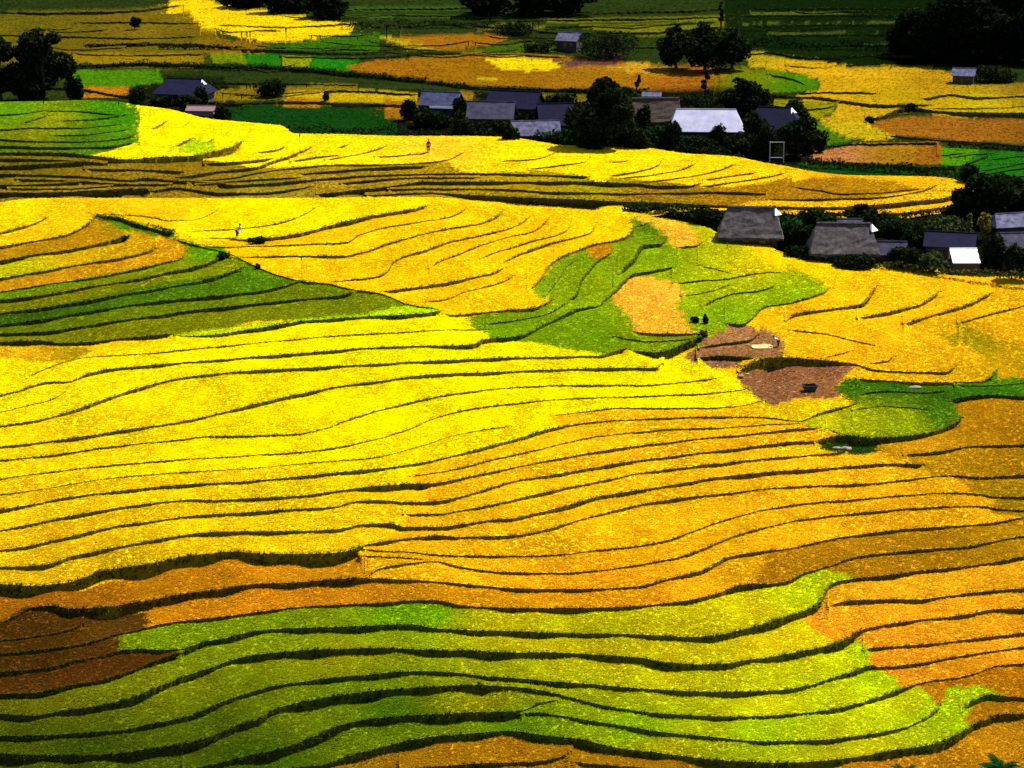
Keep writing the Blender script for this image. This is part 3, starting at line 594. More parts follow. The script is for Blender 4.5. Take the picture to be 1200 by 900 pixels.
def crop_points(ly, polys, default, dens, ulo=-320, uhi=1520, seed=3, streak=0.0, warp=1.0):
    P, U, Vv, LI = [], [], [], []
    for x, y, z, u, v, i in ly.cells:
        q = [(a[:-1, :-1].ravel(), a[1:, :-1].ravel(), a[1:, 1:].ravel(), a[:-1, 1:].ravel()) for a in (x, y, u, v)]
        (x0, x1, x2, x3), (y0, y1, y2, y3), (u0, u1, u2, u3), (v0, v1, v2, v3) = q
        zq = (z[:-1, :-1].ravel(), z[1:, :-1].ravel(), z[1:, 1:].ravel(), z[:-1, 1:].ravel())
        area = .5 * abs((x2 - x0) * (y3 - y1) - (x3 - x1) * (y2 - y0))
        dist = np.sqrt(x0 ** 2 + y0 ** 2)
        n = rng.poisson(np.minimum(area * dens / (dist ** 2), 900) * ((u0 > ulo) & (u0 < uhi)) * np.where((u0 < -70) | (u0 > 1270), .35, 1.0))
        r = np.repeat(np.arange(len(n)), n)
        if not len(r): continue
        a, b = rng.random(len(r)), rng.random(len(r))
        bl = lambda s0, s1, s2, s3: (s0[r] * (1 - a) * (1 - b) + s1[r] * a * (1 - b) + s2[r] * a * b + s3[r] * (1 - a) * b)
        P.append(np.stack([bl(x0, x1, x2, x3), bl(y0, y1, y2, y3), bl(*zq)], 1)); U.append(bl(u0, u1, u2, u3)); Vv.append(bl(v0, v1, v2, v3)); LI.append(np.full(len(r), i))
    P = np.concatenate(P); U = np.concatenate(U); Vv = np.concatenate(Vv); LI = np.concatenate(LI)
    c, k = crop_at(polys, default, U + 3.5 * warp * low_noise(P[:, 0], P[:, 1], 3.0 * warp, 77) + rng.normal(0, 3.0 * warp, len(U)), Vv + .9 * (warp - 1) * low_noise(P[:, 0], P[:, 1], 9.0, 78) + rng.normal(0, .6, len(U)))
    g = np.random.default_rng(seed)
    tl = g.normal(0, .06, LI.max() + 1)[LI]; hl = g.normal(0, .05, LI.max() + 1)[LI]
    nz = low_noise(P[:, 0], P[:, 1], 14.0, seed); n2 = low_noise(P[:, 0], P[:, 1], 4.5, seed + 1)
    br = np.exp(tl + .10 * nz + .06 * n2 + rng.normal(0, .05, len(U)))
    if streak: br = br * np.exp(streak * low_noise(P[:, 0] * .16, P[:, 1] * .8, 2.6, seed + 5) + .6 * streak * low_noise(P[:, 0] * .3, P[:, 1] * .5, 1.3, seed + 6))
    hue = hl + .05 * n2 + rng.normal(0, .055, len(U))          # towards green / towards orange
    c = c * br[:, None] * np.stack([1 - .25 * hue, 1 + .55 * hue, np.ones_like(hue)], 1)
    return P, c, k, U, Vv
# ------------------------------------------------------------------ camera, sun, sky
cam = bpy.data.cameras.new('camera'); camo = bpy.data.objects.new('camera', cam); COL.objects.link(camo)
camo.location = (0, 0, HC); camo.rotation_euler = (math.pi / 2 - PITCH, 0, 0)
cam.sensor_fit = 'HORIZONTAL'; cam.angle = math.radians(24.0); cam.clip_start = 1.0; cam.clip_end = 20000.0
scene.camera = camo

SUN_AZ, SUN_EL = math.radians(48.0), math.radians(54.0)      # behind the hill, to the right
sd = Vector((math.sin(SUN_AZ) * math.cos(SUN_EL), math.cos(SUN_AZ) * math.cos(SUN_EL), math.sin(SUN_EL)))
sl = bpy.data.lights.new('sun', 'SUN'); sl.energy = 5.0; sl.angle = math.radians(.55); sl.color = (1.0, .93, .80)
so = bpy.data.objects.new('sun', sl); COL.objects.link(so); so.rotation_euler = (-sd).to_track_quat('-Z', 'Y').to_euler(); so.location = sd * 800
w = bpy.data.worlds.new('World'); scene.world = w; w.use_nodes = True
nt = w.node_tree; bg = nt.nodes['Background']
sky = nt.nodes.new('ShaderNodeTexSky'); sky.sky_type = 'NISHITA'; sky.sun_disc = False; sky.sun_elevation = SUN_EL; sky.sun_rotation = SUN_AZ
nt.links.new(sky.outputs[0], bg.inputs[0]); bg.inputs[1].default_value = 0.085
scene.view_settings.view_transform = 'Standard'; scene.view_settings.look = 'None'; scene.view_settings.gamma = 1.0; scene.view_settings.exposure = 1.32
scene.render.engine = 'CYCLES'
scene.cycles.max_bounces = 4; scene.cycles.diffuse_bounces = 2; scene.cycles.transmission_bounces = 3; scene.cycles.transparent_max_bounces = 4
scene.cycles.caustics_reflective = False; scene.cycles.caustics_refractive = False
# ------------------------------------------------------------------ the land: near hillside, spur behind it, valley beyond
def curve(s):
    v, _, _ = eval_line(s, ext=.5, ends=False); return v
cF = curve(F_CREST)
vF0 = np.full(NC, 985.0)
LF = solve_layer(F_LINES, vF0, np.full(NC, -10.4), cF, .35, 100)
topF = smooth1(LF.top, 60)
zG = float(np.median(LF.top)) - 2.8
cB = curve(B_CREST); vB0 = curve(B_BASE)
inB = US <= 1147
LB = solve_layer(B_LINES, np.where(inB, np.maximum(vB0, cB + 2), cB + 2), np.full(NC, zG + .3), cB, .3, 300, .55)
zV0 = zG + .6
vV0 = np.where(US <= 1147, cB + 1.5, np.interp(US, [1147, 1160, 1240, 1700], [228, 232, 236, 240]))
cV = np.full(NC, -48.0)
LV = solve_layer(V_LINES, vV0, np.full(NC, zV0), cV, .5, 500)
print('LAND zG %.2f topF %.2f..%.2f topB %.2f..%.2f topV %.2f..%.2f' % (zG, LF.top.min(), LF.top.max(), np.nanmin(LB.top[inB]), np.nanmax(LB.top[inB]), LV.top.min(), LV.top.max()))

LB.V[:, ~inB] = np.nan
oF = build_layer('terraced_hillside', LF, F_POLY, F_DEF, .16, 1)
oB = build_layer('terraced_spur', LB, B_POLY, B_DEF, .2, 2)
oV = build_layer('valley_floor', LV, V_POLY, V_DEF, .1, 3, 5.0, 1.0)

# back slopes and the hollow between: plain strips
def strip(name, rows, col, mat):
    n = rows[0].shape[0]; co = np.concatenate(rows); k = len(rows)
    ids = np.arange(n * k).reshape(k, n)
    f = np.stack([ids[:-1, :-1], ids[:-1, 1:], ids[1:, 1:], ids[1:, :-1]], -1).reshape(-1, 4)
    me = np_mesh(name, co, f, np.tile(np.array(col), (len(co), 1)), smooth=False)
    return tag(link(name, me, mat), kind='structure')

def P3(u, v, z): return np.stack(at_z(u, v, z), -1)
def push(a, d, dz):
    r = a.copy(); n = np.hypot(a[:, 0], a[:, 1]); r[:, 0] += a[:, 0] / n * d; r[:, 1] += a[:, 1] / n * d
    r[:, 2] = dz if np.ndim(dz) else dz
    return r
crest = P3(US, cF, LF.top); crest[:, 2] -= .16
b0 = P3(US, np.where(inB, vB0, vV0), np.full(NC, zG))
g1 = push(crest, 2.2, zG + .3); g2 = push(crest, 5.0, zG)
fix = np.hypot(b0[:, 0], b0[:, 1]) < np.hypot(g2[:, 0], g2[:, 1]) + 2
b0[fix] = push(g2[fix], 3.0, zG)
b1 = push(b0, 14.0, zG - .05)
c2 = crest.copy(); c2 = push(c2, -.3, crest[:, 2] - .02)
strip('hollow_ground', [c2, g1, g2, b0, b1], lin((20, 24, 7)) * .6, M_FIELD)
ib = np.where(inB)[0]
bc = P3(US[ib], cB[ib], LB.top[ib]); bc[:, 2] -= .2
v0p = P3(US[ib], vV0[ib], np.full(len(ib), zV0))
strip('spur_back_slope', [push(bc, -.3, bc[:, 2] - .02), push(bc, 2.0, zV0 - .5), push(bc, 40.0, zV0 - 1.4)], lin((16, 22, 6)) * .6, M_FIELD)

# land beyond the picture: far hills behind, low ground all round
vt = P3(US, cV, LV.top)
rows = [push(vt, -2.0, LV.top - .15)]
for d, z in ((60, 6), (160, 22), (320, 60), (600, 120), (1000, 190), (1500, 230)):
    r = push(vt, d, 0.0); r[:, 2] = LV.top + z * (1 + .25 * np.sin(US / 170.0 + d)) ; rows.append(r)
strip('far_hills', rows, lin((26, 44, 10)) * .6, M_FIELD)
g = np.array([[-6000, -6000], [6000, -6000], [6000, 9000], [-6000, 9000]], float)
me = np_mesh('ground', np.column_stack([g, np.full(4, -16.0)]), np.array([[0, 1, 2, 3]]), np.tile(lin((40, 52, 12)) * .6, (4, 1)))
tag(link('ground', me, M_FIELD), kind='structure')

# ------------------------------------------------------------------ the crop: tufts of rice standing on every terrace
def rice(ly, polys, default, dens, down, labels, seed, hk=1.0, streak=0.0, warp=1.0):
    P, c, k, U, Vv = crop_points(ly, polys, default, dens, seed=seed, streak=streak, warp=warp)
    dist = np.hypot(P[:, 0], P[:, 1])
    for ci, cname in enumerate(CLASSES):
        m = k == ci
        if m.sum() < 20 or cname not in labels: continue
        if cname == SOI: m &= rng.random(len(m)) < .75
        p = P[m].copy(); p[:, 2] -= down
        ht = (.12 + .00036 * dist[m]) * hk * (.35 if cname == SOI else 1.0)
        wd = (.031 + .00033 * dist[m]) * (np.where(rng.random(m.sum()) < .2, 3.2, 1.3) if cname == SOI else 1.0)
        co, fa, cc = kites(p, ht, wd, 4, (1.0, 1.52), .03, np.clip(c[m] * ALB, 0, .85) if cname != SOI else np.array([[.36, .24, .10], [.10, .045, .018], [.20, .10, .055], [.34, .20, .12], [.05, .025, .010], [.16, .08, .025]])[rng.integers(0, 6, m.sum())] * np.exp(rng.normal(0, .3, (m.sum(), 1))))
        nm, lab, cat = labels[cname]
        o = link(nm, np_mesh(nm, co, fa, cc), M_RICE); tag(o, lab, cat, kind='stuff')
    print('TUFTS', len(P))

DENS = 1.0 / .00086 ** 2
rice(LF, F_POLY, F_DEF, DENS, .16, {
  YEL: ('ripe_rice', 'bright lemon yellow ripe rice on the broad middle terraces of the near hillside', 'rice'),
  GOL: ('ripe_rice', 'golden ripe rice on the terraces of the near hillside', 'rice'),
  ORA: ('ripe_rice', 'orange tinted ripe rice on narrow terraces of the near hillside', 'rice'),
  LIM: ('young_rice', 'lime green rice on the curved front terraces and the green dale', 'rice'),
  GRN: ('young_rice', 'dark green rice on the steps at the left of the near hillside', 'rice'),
  BRN: ('rice_stubble', 'brown drying rice on the terraces of the near hillside', 'rice'),
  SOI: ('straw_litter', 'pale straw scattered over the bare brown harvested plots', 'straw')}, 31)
rice(LB, B_POLY, B_DEF, DENS * .8, .2, {
  GOL: ('ripe_rice', 'golden ripe rice along the far spur below the houses', 'rice'),
  ORA: ('ripe_rice', 'orange ripe rice on the tapering right tip of the far spur', 'rice'),
  LIM: ('young_rice', 'lime green rice patch on the upper left of the far spur', 'rice'),
  GRN: ('young_rice', 'green rice knoll below the big dark trees on the far spur', 'rice'),
  BRN: ('rice_stubble', 'brown rice on the low front steps of the far spur', 'rice')}, 41, .85, .10)
rice(LV, V_POLY, V_DEF, DENS * .30, .1, {
  YEL: ('ripe_rice', 'bright yellow rice plots on the valley floor beyond the houses', 'rice'),
  GOL: ('ripe_rice', 'golden rice plots on the valley floor beyond the houses', 'rice'),
  ORA: ('ripe_rice', 'orange rice plots on the valley floor beyond the houses', 'rice'),
  LIM: ('young_rice', 'lime green rice plots on the valley floor beyond the houses', 'rice'),
  GRN: ('young_rice', 'dark green rice plots on the valley floor beyond the houses', 'rice'),
  BRN: ('rice_stubble', 'brown harvested plots on the valley floor beyond the houses', 'rice'),
  SOI: ('straw_litter', 'sparse straw on the bare dark earth plot near the far hut', 'straw')}, 51, .8, .32, 3.2)

def bank_grass(name, label, ly, down, k, polys, default):
    Ps, O, C, H, Wd = [], [], [], [], []
    for x, y, z, zf, u, v, i in ly.lips:
        h = z - zf; seg = np.hypot(np.diff(x), np.diff(y)); dist = np.hypot(x, y)[:-1]
        n = rng.poisson(np.minimum(seg / (.0011 * dist) * k * np.clip(h[:-1] / .35, 0, 2.2), 40) * ((u[:-1] > -60) & (u[:-1] < 1260)))
        r = np.repeat(np.arange(len(n)), n)
        if not len(r): continue
        a = rng.random(len(r)); t = rng.random(len(r)) ** 1.7
        px = x[r] + (x[r + 1] - x[r]) * a; py = y[r] + (y[r + 1] - y[r]) * a
        d = np.hypot(px, py); off = h[r] * .28 * t
        px -= px / d * off; py -= py / d * off
        pz = z[r] - down - t * (h[r]) * .95 + np.where(t < .22, .06, 0)
        Ps.append(np.stack([px, py, pz], 1)); O.append(np.arctan2(-py, -px)); H.append(.11 + np.minimum(.2, .25 * h[r])); Wd.append(.035 + .0005 * d)
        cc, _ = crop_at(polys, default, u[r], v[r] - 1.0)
        g = np.array([.020, .048, .006]); b = np.array([.060, .042, .010])
        q = rng.random(len(r))[:, None]
        mix = g * q + b * (1 - q)
        top = (1 - t)[:, None] ** 2.2 * .72; cc = cc * .72 + np.array([.10, .19, .004])  # lip blades: crop colour plus lime, a sunlit fringe painted in
        top = np.maximum(top, np.clip(1.15 - h[r] / .6, 0, 1)[:, None] * .42)
        C.append(mix * (1 - top) + cc * ALB * .6 * top)
    Ps, O, C, H, Wd = map(np.concatenate, (Ps, O, C, H, Wd))
    co, fa, cc = kites(Ps, H, Wd, 3, (.3, 1.2), .2, C, O)
    tag(link(name, np_mesh(name, co, fa, cc), M_GRASS), label, 'grass', kind='stuff')
bank_grass('bank_grass', 'dark grass on the terrace banks of the near hillside', LF, .16, 1.9, F_POLY, F_DEF)
bank_grass('bank_grass', 'dark grass on the terrace banks of the far spur', LB, .2, 1.3, B_POLY, B_DEF)
bank_grass('bank_grass', 'dark grass along the plot edges of the valley floor', LV, .1, .6, V_POLY, V_DEF)
# ------------------------------------------------------------------ plants
def empty(name, loc, label, cat, rz=0.0, group=None):
    o = bpy.data.objects.new(name, None); COL.objects.link(o); o.location = loc; o.rotation_euler = (0, 0, rz); o.empty_display_size = .3
    return tag(o, label, cat, group)

def on_plane(u, v, z): return Vector(tuple(float(k) for k in at_z(u, v, z)))

def solid(name, color, rough=.8, noise=None, scale=3.0, bump=0.0, wave=None, metal=0.0, spec=.3):
    """plain procedural surface: colour broken up by noise, optional corrugation along local x"""
    m, nt, out = new_mat(name)
    b = N(nt, 'ShaderNodeBsdfPrincipled', Roughness=rough, Metallic=metal); b.inputs['Specular IOR Level'].default_value = spec
    tc = N(nt, 'ShaderNodeTexCoord')
    n1 = N(nt, 'ShaderNodeTexNoise', Scale=scale, Detail=5.0, Roughness=.65); nt.links.new(tc.outputs['Object'], n1.inputs['Vector'])
    cr = N(nt, 'ShaderNodeValToRGB'); e = cr.color_ramp.elements
    c2 = noise if noise else tuple(k * .6 for k in color)
    e[0].position, e[1].position = .32, .7; e[0].color = (*c2, 1); e[1].color = (*color, 1)
    nt.links.new(n1.outputs[0], cr.inputs[0]); nt.links.new(cr.outputs[0], b.inputs['Base Color'])
    if wave or bump:
        bp = N(nt, 'ShaderNodeBump', Strength=.6, Distance=max(bump, .03))
        if wave:
            wv = N(nt, 'ShaderNodeTexWave', Scale=wave); wv.bands_direction = 'X'; nt.links.new(tc.outputs['Object'], wv.inputs['Vector']); nt.links.new(wv.outputs[0], bp.inputs['Height'])
        else: nt.links.new(n1.outputs[0], bp.inputs['Height'])
        nt.links.new(bp.outputs[0], b.inputs['Normal'])
    nt.links.new(b.outputs[0], out.inputs[0]); return m

M_BARK = solid('bark', (.055, .04, .025), .9, scale=6, bump=.05)

def tube(bm, pts, rads, seg=7):
    rings = []
    for i, p in enumerate(pts):
        p = Vector(p); t = (Vector(pts[min(i + 1, len(pts) - 1)]) - Vector(pts[max(i - 1, 0)])).normalized()
        a = t.orthogonal().normalized(); b = t.cross(a)
        rings.append([bm.verts.new(p + (a * math.cos(k * 2 * math.pi / seg) + b * math.sin(k * 2 * math.pi / seg)) * rads[i]) for k in range(seg)])
    for r0, r1 in zip(rings, rings[1:]):
        for k in range(seg): bm.faces.new((r0[k], r0[(k + 1) % seg], r1[(k + 1) % seg], r1[k]))
    bm.faces.new(rings[0][::-1]); bm.faces.new(rings[-1])

def bm_obj(name, bm, mat, parent=None, smooth=False):
    bmesh.ops.recalc_face_normals(bm, faces=bm.faces)
    me = bpy.data.meshes.new(name); bm.to_mesh(me); bm.free()
    for p in me.polygons: p.use_smooth = smooth
    return link(name, me, mat, parent)

def leaf_quads(C, size, col, seed, flat=.5):
    """one diamond leaf clump at every point of C"""
    g = np.random.default_rng(seed); n = len(C)
    nrm = g.normal(0, 1, (n, 3)); nrm[:, 2] = abs(nrm[:, 2]) + flat; nrm /= np.linalg.norm(nrm, axis=1, keepdims=True)
    a = np.cross(nrm, g.normal(0, 1, (n, 3))); a /= np.linalg.norm(a, axis=1, keepdims=True); b = np.cross(nrm, a)
    s = size * g.uniform(.6, 1.5, (n, 1)); r = g.uniform(.35, .7, (n, 1))
    co = np.stack([C - a * s, C + b * s * r, C + a * s, C - b * s * r], 1).reshape(-1, 3)
    cc = np.array(col) * np.exp(g.normal(0, .28, (n, 1))) * np.stack([1 + g.normal(0, .12, n), np.ones(n), np.ones(n)], 1)
    return co, np.arange(n * 4).reshape(n, 4), np.repeat(np.clip(cc, 0, .8), 4, 0)

def clump_points(lobes, n, g, fill=.35):
    """points through the volume of the lobes, most of them near the surface"""
    w = np.array([r[0] * r[1] * r[2] for _, r in lobes]) ** .67; k = g.choice(len(lobes), n, p=w / w.sum())
    d = g.normal(0, 1, (n, 3)); d /= np.linalg.norm(d, axis=1, keepdims=True)
    rad = np.where(g.random(n) < fill, g.random(n) ** .5, .8 + .28 * g.random(n))
    c = np.array([c for c, _ in lobes])[k]; r = np.array([r for _, r in lobes])[k]
    return c + d * r * rad[:, None]

DARK = (.009, .015, .005)
def tree(P, w, h, label, seed, col=DARK, name='tree', cat='tree', trunk=.25, n=1500, leaf=.34, shape='round', lean=0.0):
    g = np.random.default_rng(seed); root = empty(name, P, label, cat)
    bm = bmesh.new(); tr = max(.10, .035 * h)
    top = Vector((lean * h * .6, 0, h * .78)); mid = Vector((lean * h * .25 + g.normal(0, .03) * h, g.normal(0, .03) * h, h * .4))
    tube(bm, [(0, 0, -.4), (0, 0, h * .08), mid, top], [tr * 1.3, tr, tr * .75, tr * .2])
    lobes = []; nl = {'round': 15, 'tall': 11, 'slim': 7, 'flat': 9}[shape]
    for i in range(nl):
        t = (i + .5) / nl; a = g.uniform(0, 6.28)
        zz = trunk * h + (1 - trunk) * h * (.10 + .80 * t)
        wid = {'round': math.sin(math.pi * min(1, .22 + .68 * t)), 'tall': math.sin(math.pi * (.25 + .65 * t)) * .9, 'slim': .8 - .5 * t, 'flat': 1.0}[shape]
        rr = w * .5 * wid * g.uniform(.25, .85); lr = max(w * .10, (w * .5 * wid) * g.uniform(.30, .68))
        c = Vector((math.cos(a) * rr + lean * zz * .75, math.sin(a) * rr, zz)); lobes.append((tuple(c), (lr, lr, min(lr * g.uniform(.6, .95), h * .2))))
        st = Vector((0, 0, 0)).lerp(top, max(.12, t * .62)); st.z = max(st.z, h * .06)
        tube(bm, [st, st.lerp(c, .55) + Vector((0, 0, -.04 * h)), c], [tr * .45, tr * .28, tr * .1], 5)
    bm_obj('trunk', bm, M_BARK, root, True)
    co, fa, cc = leaf_quads(clump_points(lobes, int(n * 1.6), g), leaf * 1.2, col, seed + 1)
    link('crown', np_mesh('crown', co, fa, cc), M_LEAF, root)
    return root

def bush(P, w, h, label, seed, col=DARK, n=500, leaf=.26, name='bush', cat='bush'):
    g = np.random.default_rng(seed); lobes = []
    for i in range(7):
        a = g.uniform(0, 6.28); r = w * .5 * g.uniform(.1, .62); lr = w * g.uniform(.16, .28)
        lobes.append(((math.cos(a) * r, math.sin(a) * r * .8, h * g.uniform(.30, .66)), (lr, lr, h * g.uniform(.26, .36))))
    lobes.append(((0, 0, h * .3), (w * .36, w * .3, h * .32)))
    root = empty(name, P, label, cat)
    bm = bmesh.new()
    for c, r in lobes[:5]: tube(bm, [(0, 0, -.3), (c[0] * .5, c[1] * .5, c[2] * .5), c], [.07, .05, .02], 5)
    bm_obj('stem', bm, M_BARK, root, True)
    co, fa, cc = leaf_quads(clump_points(lobes, int(n * 1.8), g, .4), leaf * 1.15, col, seed + 1)
    link('foliage', np_mesh('foliage', co, fa, cc), M_LEAF, root)
    return root

def hedge(pts, h, wd, label, seed, col=DARK, per=16, leaf=.24, name='hedge', cat='hedge'):
    g = np.random.default_rng(seed); C = []
    for a, b in zip(pts, pts[1:]):
        a, b = Vector(a), Vector(b); ln = (b - a).length; m = int(ln * per * 1.5)
        t = g.random(m); d = (b - a).normalized(); s = Vector((-d.y, d.x, 0))
        q = np.array(a)[None] + t[:, None] * np.array(b - a)[None]
        along = t * ln + a.x
        hh = 1.25 * h * (.72 + .28 * np.sin(along * .9 + seed) * np.sin(along * .37 + 2 * seed)) * g.uniform(.75, 1.15, m)
        q += np.array(s)[None] * g.uniform(-.5, .5, (m, 1)) * wd
        q[:, 2] += hh * g.random(m) ** .6
        C.append(q)
    C = np.concatenate(C); co, fa, cc = leaf_quads(C, leaf, col, seed)
    return tag(link(name, np_mesh(name, co, fa, cc), M_LEAF), label, cat)

zVp, zGp = zV0 - .1, zG
def V_at(u, v):                                          # a spot on the valley floor (or hidden just behind the spur)
    c = int(np.argmin(abs(US - u)))
    if v >= vV0[c] - 1: return on_plane(u, v, zVp)
    p = ground(LV, u, v); p.z -= .1; return p
def G_at(u, v): return on_plane(u, v, zGp)
def F_at(u, v): p = ground(LF, u, v); p.z -= .16; return p
def B_at(u, v): p = ground(LB, u, v); p.z -= .2; return p
def px(P): return float(np.linalg.norm([P.x, P.y, P.z - HC])) / FX

def tree_px(where, u, v, wpx, hpx, label, seed, **k):
    P = where(u, v); s = px(P); return tree(P, wpx * s, hpx * s * 1.02, label, seed, **k)
def bush_px(where, u, v, wpx, hpx, label, seed, **k):
    P = where(u, v); s = px(P); return bush(P, wpx * s, hpx * s * 1.02, label, seed, **k)

GREENER = (.010, .036, .007); OLIVE = (.060, .060, .012)
# left end
tree_px(V_at, 50, 119, 74, 86, 'biggest dark dense tree standing at the left end of the far spur', 601, n=5200, leaf=.36, trunk=.04)
tree_px(V_at, 0, 119, 46, 84, 'dark tree cut by the left edge of the picture beside the biggest tree', 602, n=2600, leaf=.36, trunk=.06, lean=-.12)
bush_px(V_at, 88, 119, 26, 34, 'dark bush at the right foot of the biggest tree', 603, n=900)
tree_px(V_at, 158, 34, 13, 15, 'tiny dark tree alone on the brown upper left field', 604, n=350, leaf=.25, trunk=.2)
bush_px(V_at, 161, 123, 24, 21, 'dark bush against the left wall of the navy hip roofed house', 605)
bush_px(V_at, 240, 116, 30, 27, 'dark bush behind the navy hip roofed house', 606)
bush_px(V_at, 262, 141, 26, 22, 'dark bush right of the small pinkish shed', 607)
bush_px(V_at, 318, 112, 44, 20, 'wide low dark bush standing alone between the two left fields', 608, n=800)
bush_px(V_at, 382, 118, 9, 12, 'tiny round dark bush in the yellow strip field', 609, n=200)
# middle hamlet
tree_px(V_at, 716, 184, 78, 96, 'broad black tree in the middle of the hamlet, between navy and brown roofs', 611, n=5200, leaf=.36, trunk=.05)
tree_px(V_at, 742, 118, 12, 32, 'thin bare leaning tree poking out right of the broad black tree', 612, n=160, leaf=.2, shape='slim', trunk=.5, lean=.35)
tree_px(V_at, 826, 130, 15, 52, 'slim upright dark tree rising behind the white roofed house', 613, n=900, shape='slim', trunk=.1, leaf=.28)
tree_px(V_at, 867, 132, 44, 42, 'round dark tree right of the slim tree behind the white roof', 614, n=2000, trunk=.08)
tree_px(V_at, 792, 80, 52, 50, 'dark tree at the left end of the far clump behind the hamlet', 615, n=1800, trunk=.06)
tree_px(V_at, 826, 82, 60, 56, 'dark tree in the middle of the far clump behind the hamlet', 616, n=2200, trunk=.06)
tree_px(V_at, 858, 79, 40, 48, 'dark tree at the right end of the far clump behind the hamlet', 617, n=1300, trunk=.06)
tree_px(V_at, 845, 34, 10, 34, 'thin dark tree standing up from the far striped fields', 618, n=300, shape='slim', trunk=.2, leaf=.26)
bush_px(V_at, 838, 179, 27, 40, 'round dark bush in front of the white roof', 619, n=900)
bush_px(V_at, 665, 171, 54, 22, 'dark green bush below the pale blue low roof', 620, n=900, col=GREENER)
bush_px(V_at, 612, 158, 24, 26, 'dark bush between the grey roof and the pale blue low roof', 621)
bush_px(V_at, 772, 176, 60, 30, 'wide dark green bush at the left foot of the white roofed house', 622, n=1100, col=(.009, .022, .006))
bush_px(V_at, 806, 134, 66, 26, 'dark bush behind the ridge of the white roof', 623, n=1100)
bush_px(V_at, 893, 182, 44, 38, 'dark bush between the white roofed house and the gate frame', 624, n=1100)
tree_px(V_at, 936, 184, 46, 48, 'dark leafy tree at the right end of the hamlet beside the gate frame', 625, n=1900, trunk=.05)
bush_px(V_at, 958, 178, 26, 26, 'small dark bush at the foot of the rightmost hamlet tree', 626)
bush_px(V_at, 545, 132, 12, 16, 'small dark bush at the right gable of the blue grey house', 627, n=250)
for i, (u, v, wp, hp, lab) in enumerate([
  (478, 140, 26, 26, 'dark bush left of the blue grey house'), (540, 142, 26, 30, 'dark bush between the blue grey house and the grey roofed house'),
  (630, 148, 40, 30, 'dark bush behind the pale blue low roof'), (655, 128, 44, 20, 'dark bush behind the left end of the navy roof beside the broad black tree'),
  (690, 186, 44, 34, 'dark bush at the left foot of the broad black tree'), (742, 184, 44, 40, 'dark bush at the right foot of the broad black tree'),
  (720, 130, 60, 34, 'dark bush behind the crown of the broad black tree'), (880, 128, 50, 26, 'dark bush behind the navy hip roof of the middle hamlet'),
  (935, 150, 40, 40, 'dark bush behind the right end of the navy hip roof in the middle hamlet'), (862, 184, 44, 28, 'low dark bush below the right end of the white roof'),
  (820, 182, 50, 24, 'low dark bush below the middle of the white roof'), (506, 148, 54, 20, 'low dark bush in front of the blue grey house'),
  (575, 160, 50, 20, 'low dark bush in front of the grey roofed house'), (222, 128, 30, 18, 'low dark bush in front of the navy hip roofed house'), (190, 124, 30, 14, 'low dark bush at the left front of the navy hip roofed house')]):
    bush_px(V_at, u, v, wp, hp, lab, 800 + i, n=int(150 + wp * hp * .75), leaf=.3)
for i, (u, v, wp, hp, lab) in enumerate([
  (598, 176, 26, 36, 'dark bush over the seam between the grey roof and the pale blue low roof'), (650, 178, 30, 26, 'dark bush hiding the right end of the pale blue low roof'),
  (545, 168, 34, 40, 'dark bush hiding the left corner of the grey roof'), (690, 172, 30, 46, 'dark bush at the right end of the navy roof beside the broad black tree'),
  (790, 180, 34, 40, 'dark bush hiding the left corner of the white roof'), (884, 178, 34, 52, 'dark bush hiding the left corner of the navy hip roof right of the white roof'),
  (752, 172, 30, 52, 'dark bush over the left part of the dull brown roof'), (492, 146, 20, 24, 'dark bush at the left foot of the blue grey house'), (236, 124, 20, 26, 'dark bush at the right corner of the navy hip roofed house')]):
    bush_px(V_at, u, v, wp, hp, lab, 860 + i, n=int(150 + wp * hp * .75), leaf=.3)
# far edge
for i, (u, v, wp, hp, lab) in enumerate([
  (285, 9, 60, 22, 'dark tree beyond the bright yellow far field, leftmost of three'), (332, 14, 60, 26, 'dark tree beyond the bright yellow far field, middle of three'),
  (378, 21, 56, 28, 'dark tree beyond the bright yellow far field, rightmost of three'),
  (572, 17, 64, 36, 'black tree at the top edge, left one of the middle group'), (618, 18, 60, 40, 'black tree at the top edge, second one of the middle group'),
  (664, 16, 60, 36, 'black tree at the top edge, right one of the middle group'),
  (1172, 68, 96, 100, 'tallest black tree filling the top right corner'), (1118, 70, 90, 88, 'broad black tree just left of the top right corner tree'),
  (1070, 66, 60, 52, 'smaller black tree at the left end of the top right group'), (1205, 74, 50, 60, 'black tree cut by the right edge of the picture at the top')]):
    tree_px(V_at, u, v, wp, hp, lab, 640 + i, n=int(700 + wp * hp * .38), leaf=.5, trunk=.03, col=(.005, .008, .0035))
bush_px(V_at, 1160, 95, 66, 20, 'dark bush beside the small far hut on the right', 655, n=900)
bush_px(V_at, 600, 40, 60, 16, 'dark bush left of the little far hut with white roof', 656, n=700)
bush_px(V_at, 715, 66, 90, 30, 'long dark bush right of the little far hut with white roof', 657, n=1400)
bush_px(V_at, 632, 60, 40, 14, 'low dark bush below the little far hut with white roof', 658, n=400)
bush_px(V_at, 1066, 130, 18, 9, 'small dark bush at the edge of the big brown field', 659, n=200)
bush_px(V_at, 1020, 143, 12, 8, 'tiny dark bush at the tip of the big brown field', 660, n=150)
def vh(s): return [tuple(V_at(*[float(k) for k in p.split(',')])) for p in s.split()]
hedge(vh('60,82 120,79 170,77 240,80 300,82 360,84 420,90 500,97'), 1.1, 1.4, 'long dark hedge crossing the left far fields', 671, per=26)
hedge(vh('185,57 240,57 300,60'), .9, 1.2, 'short dark hedge below the bright yellow far field', 672, per=22)
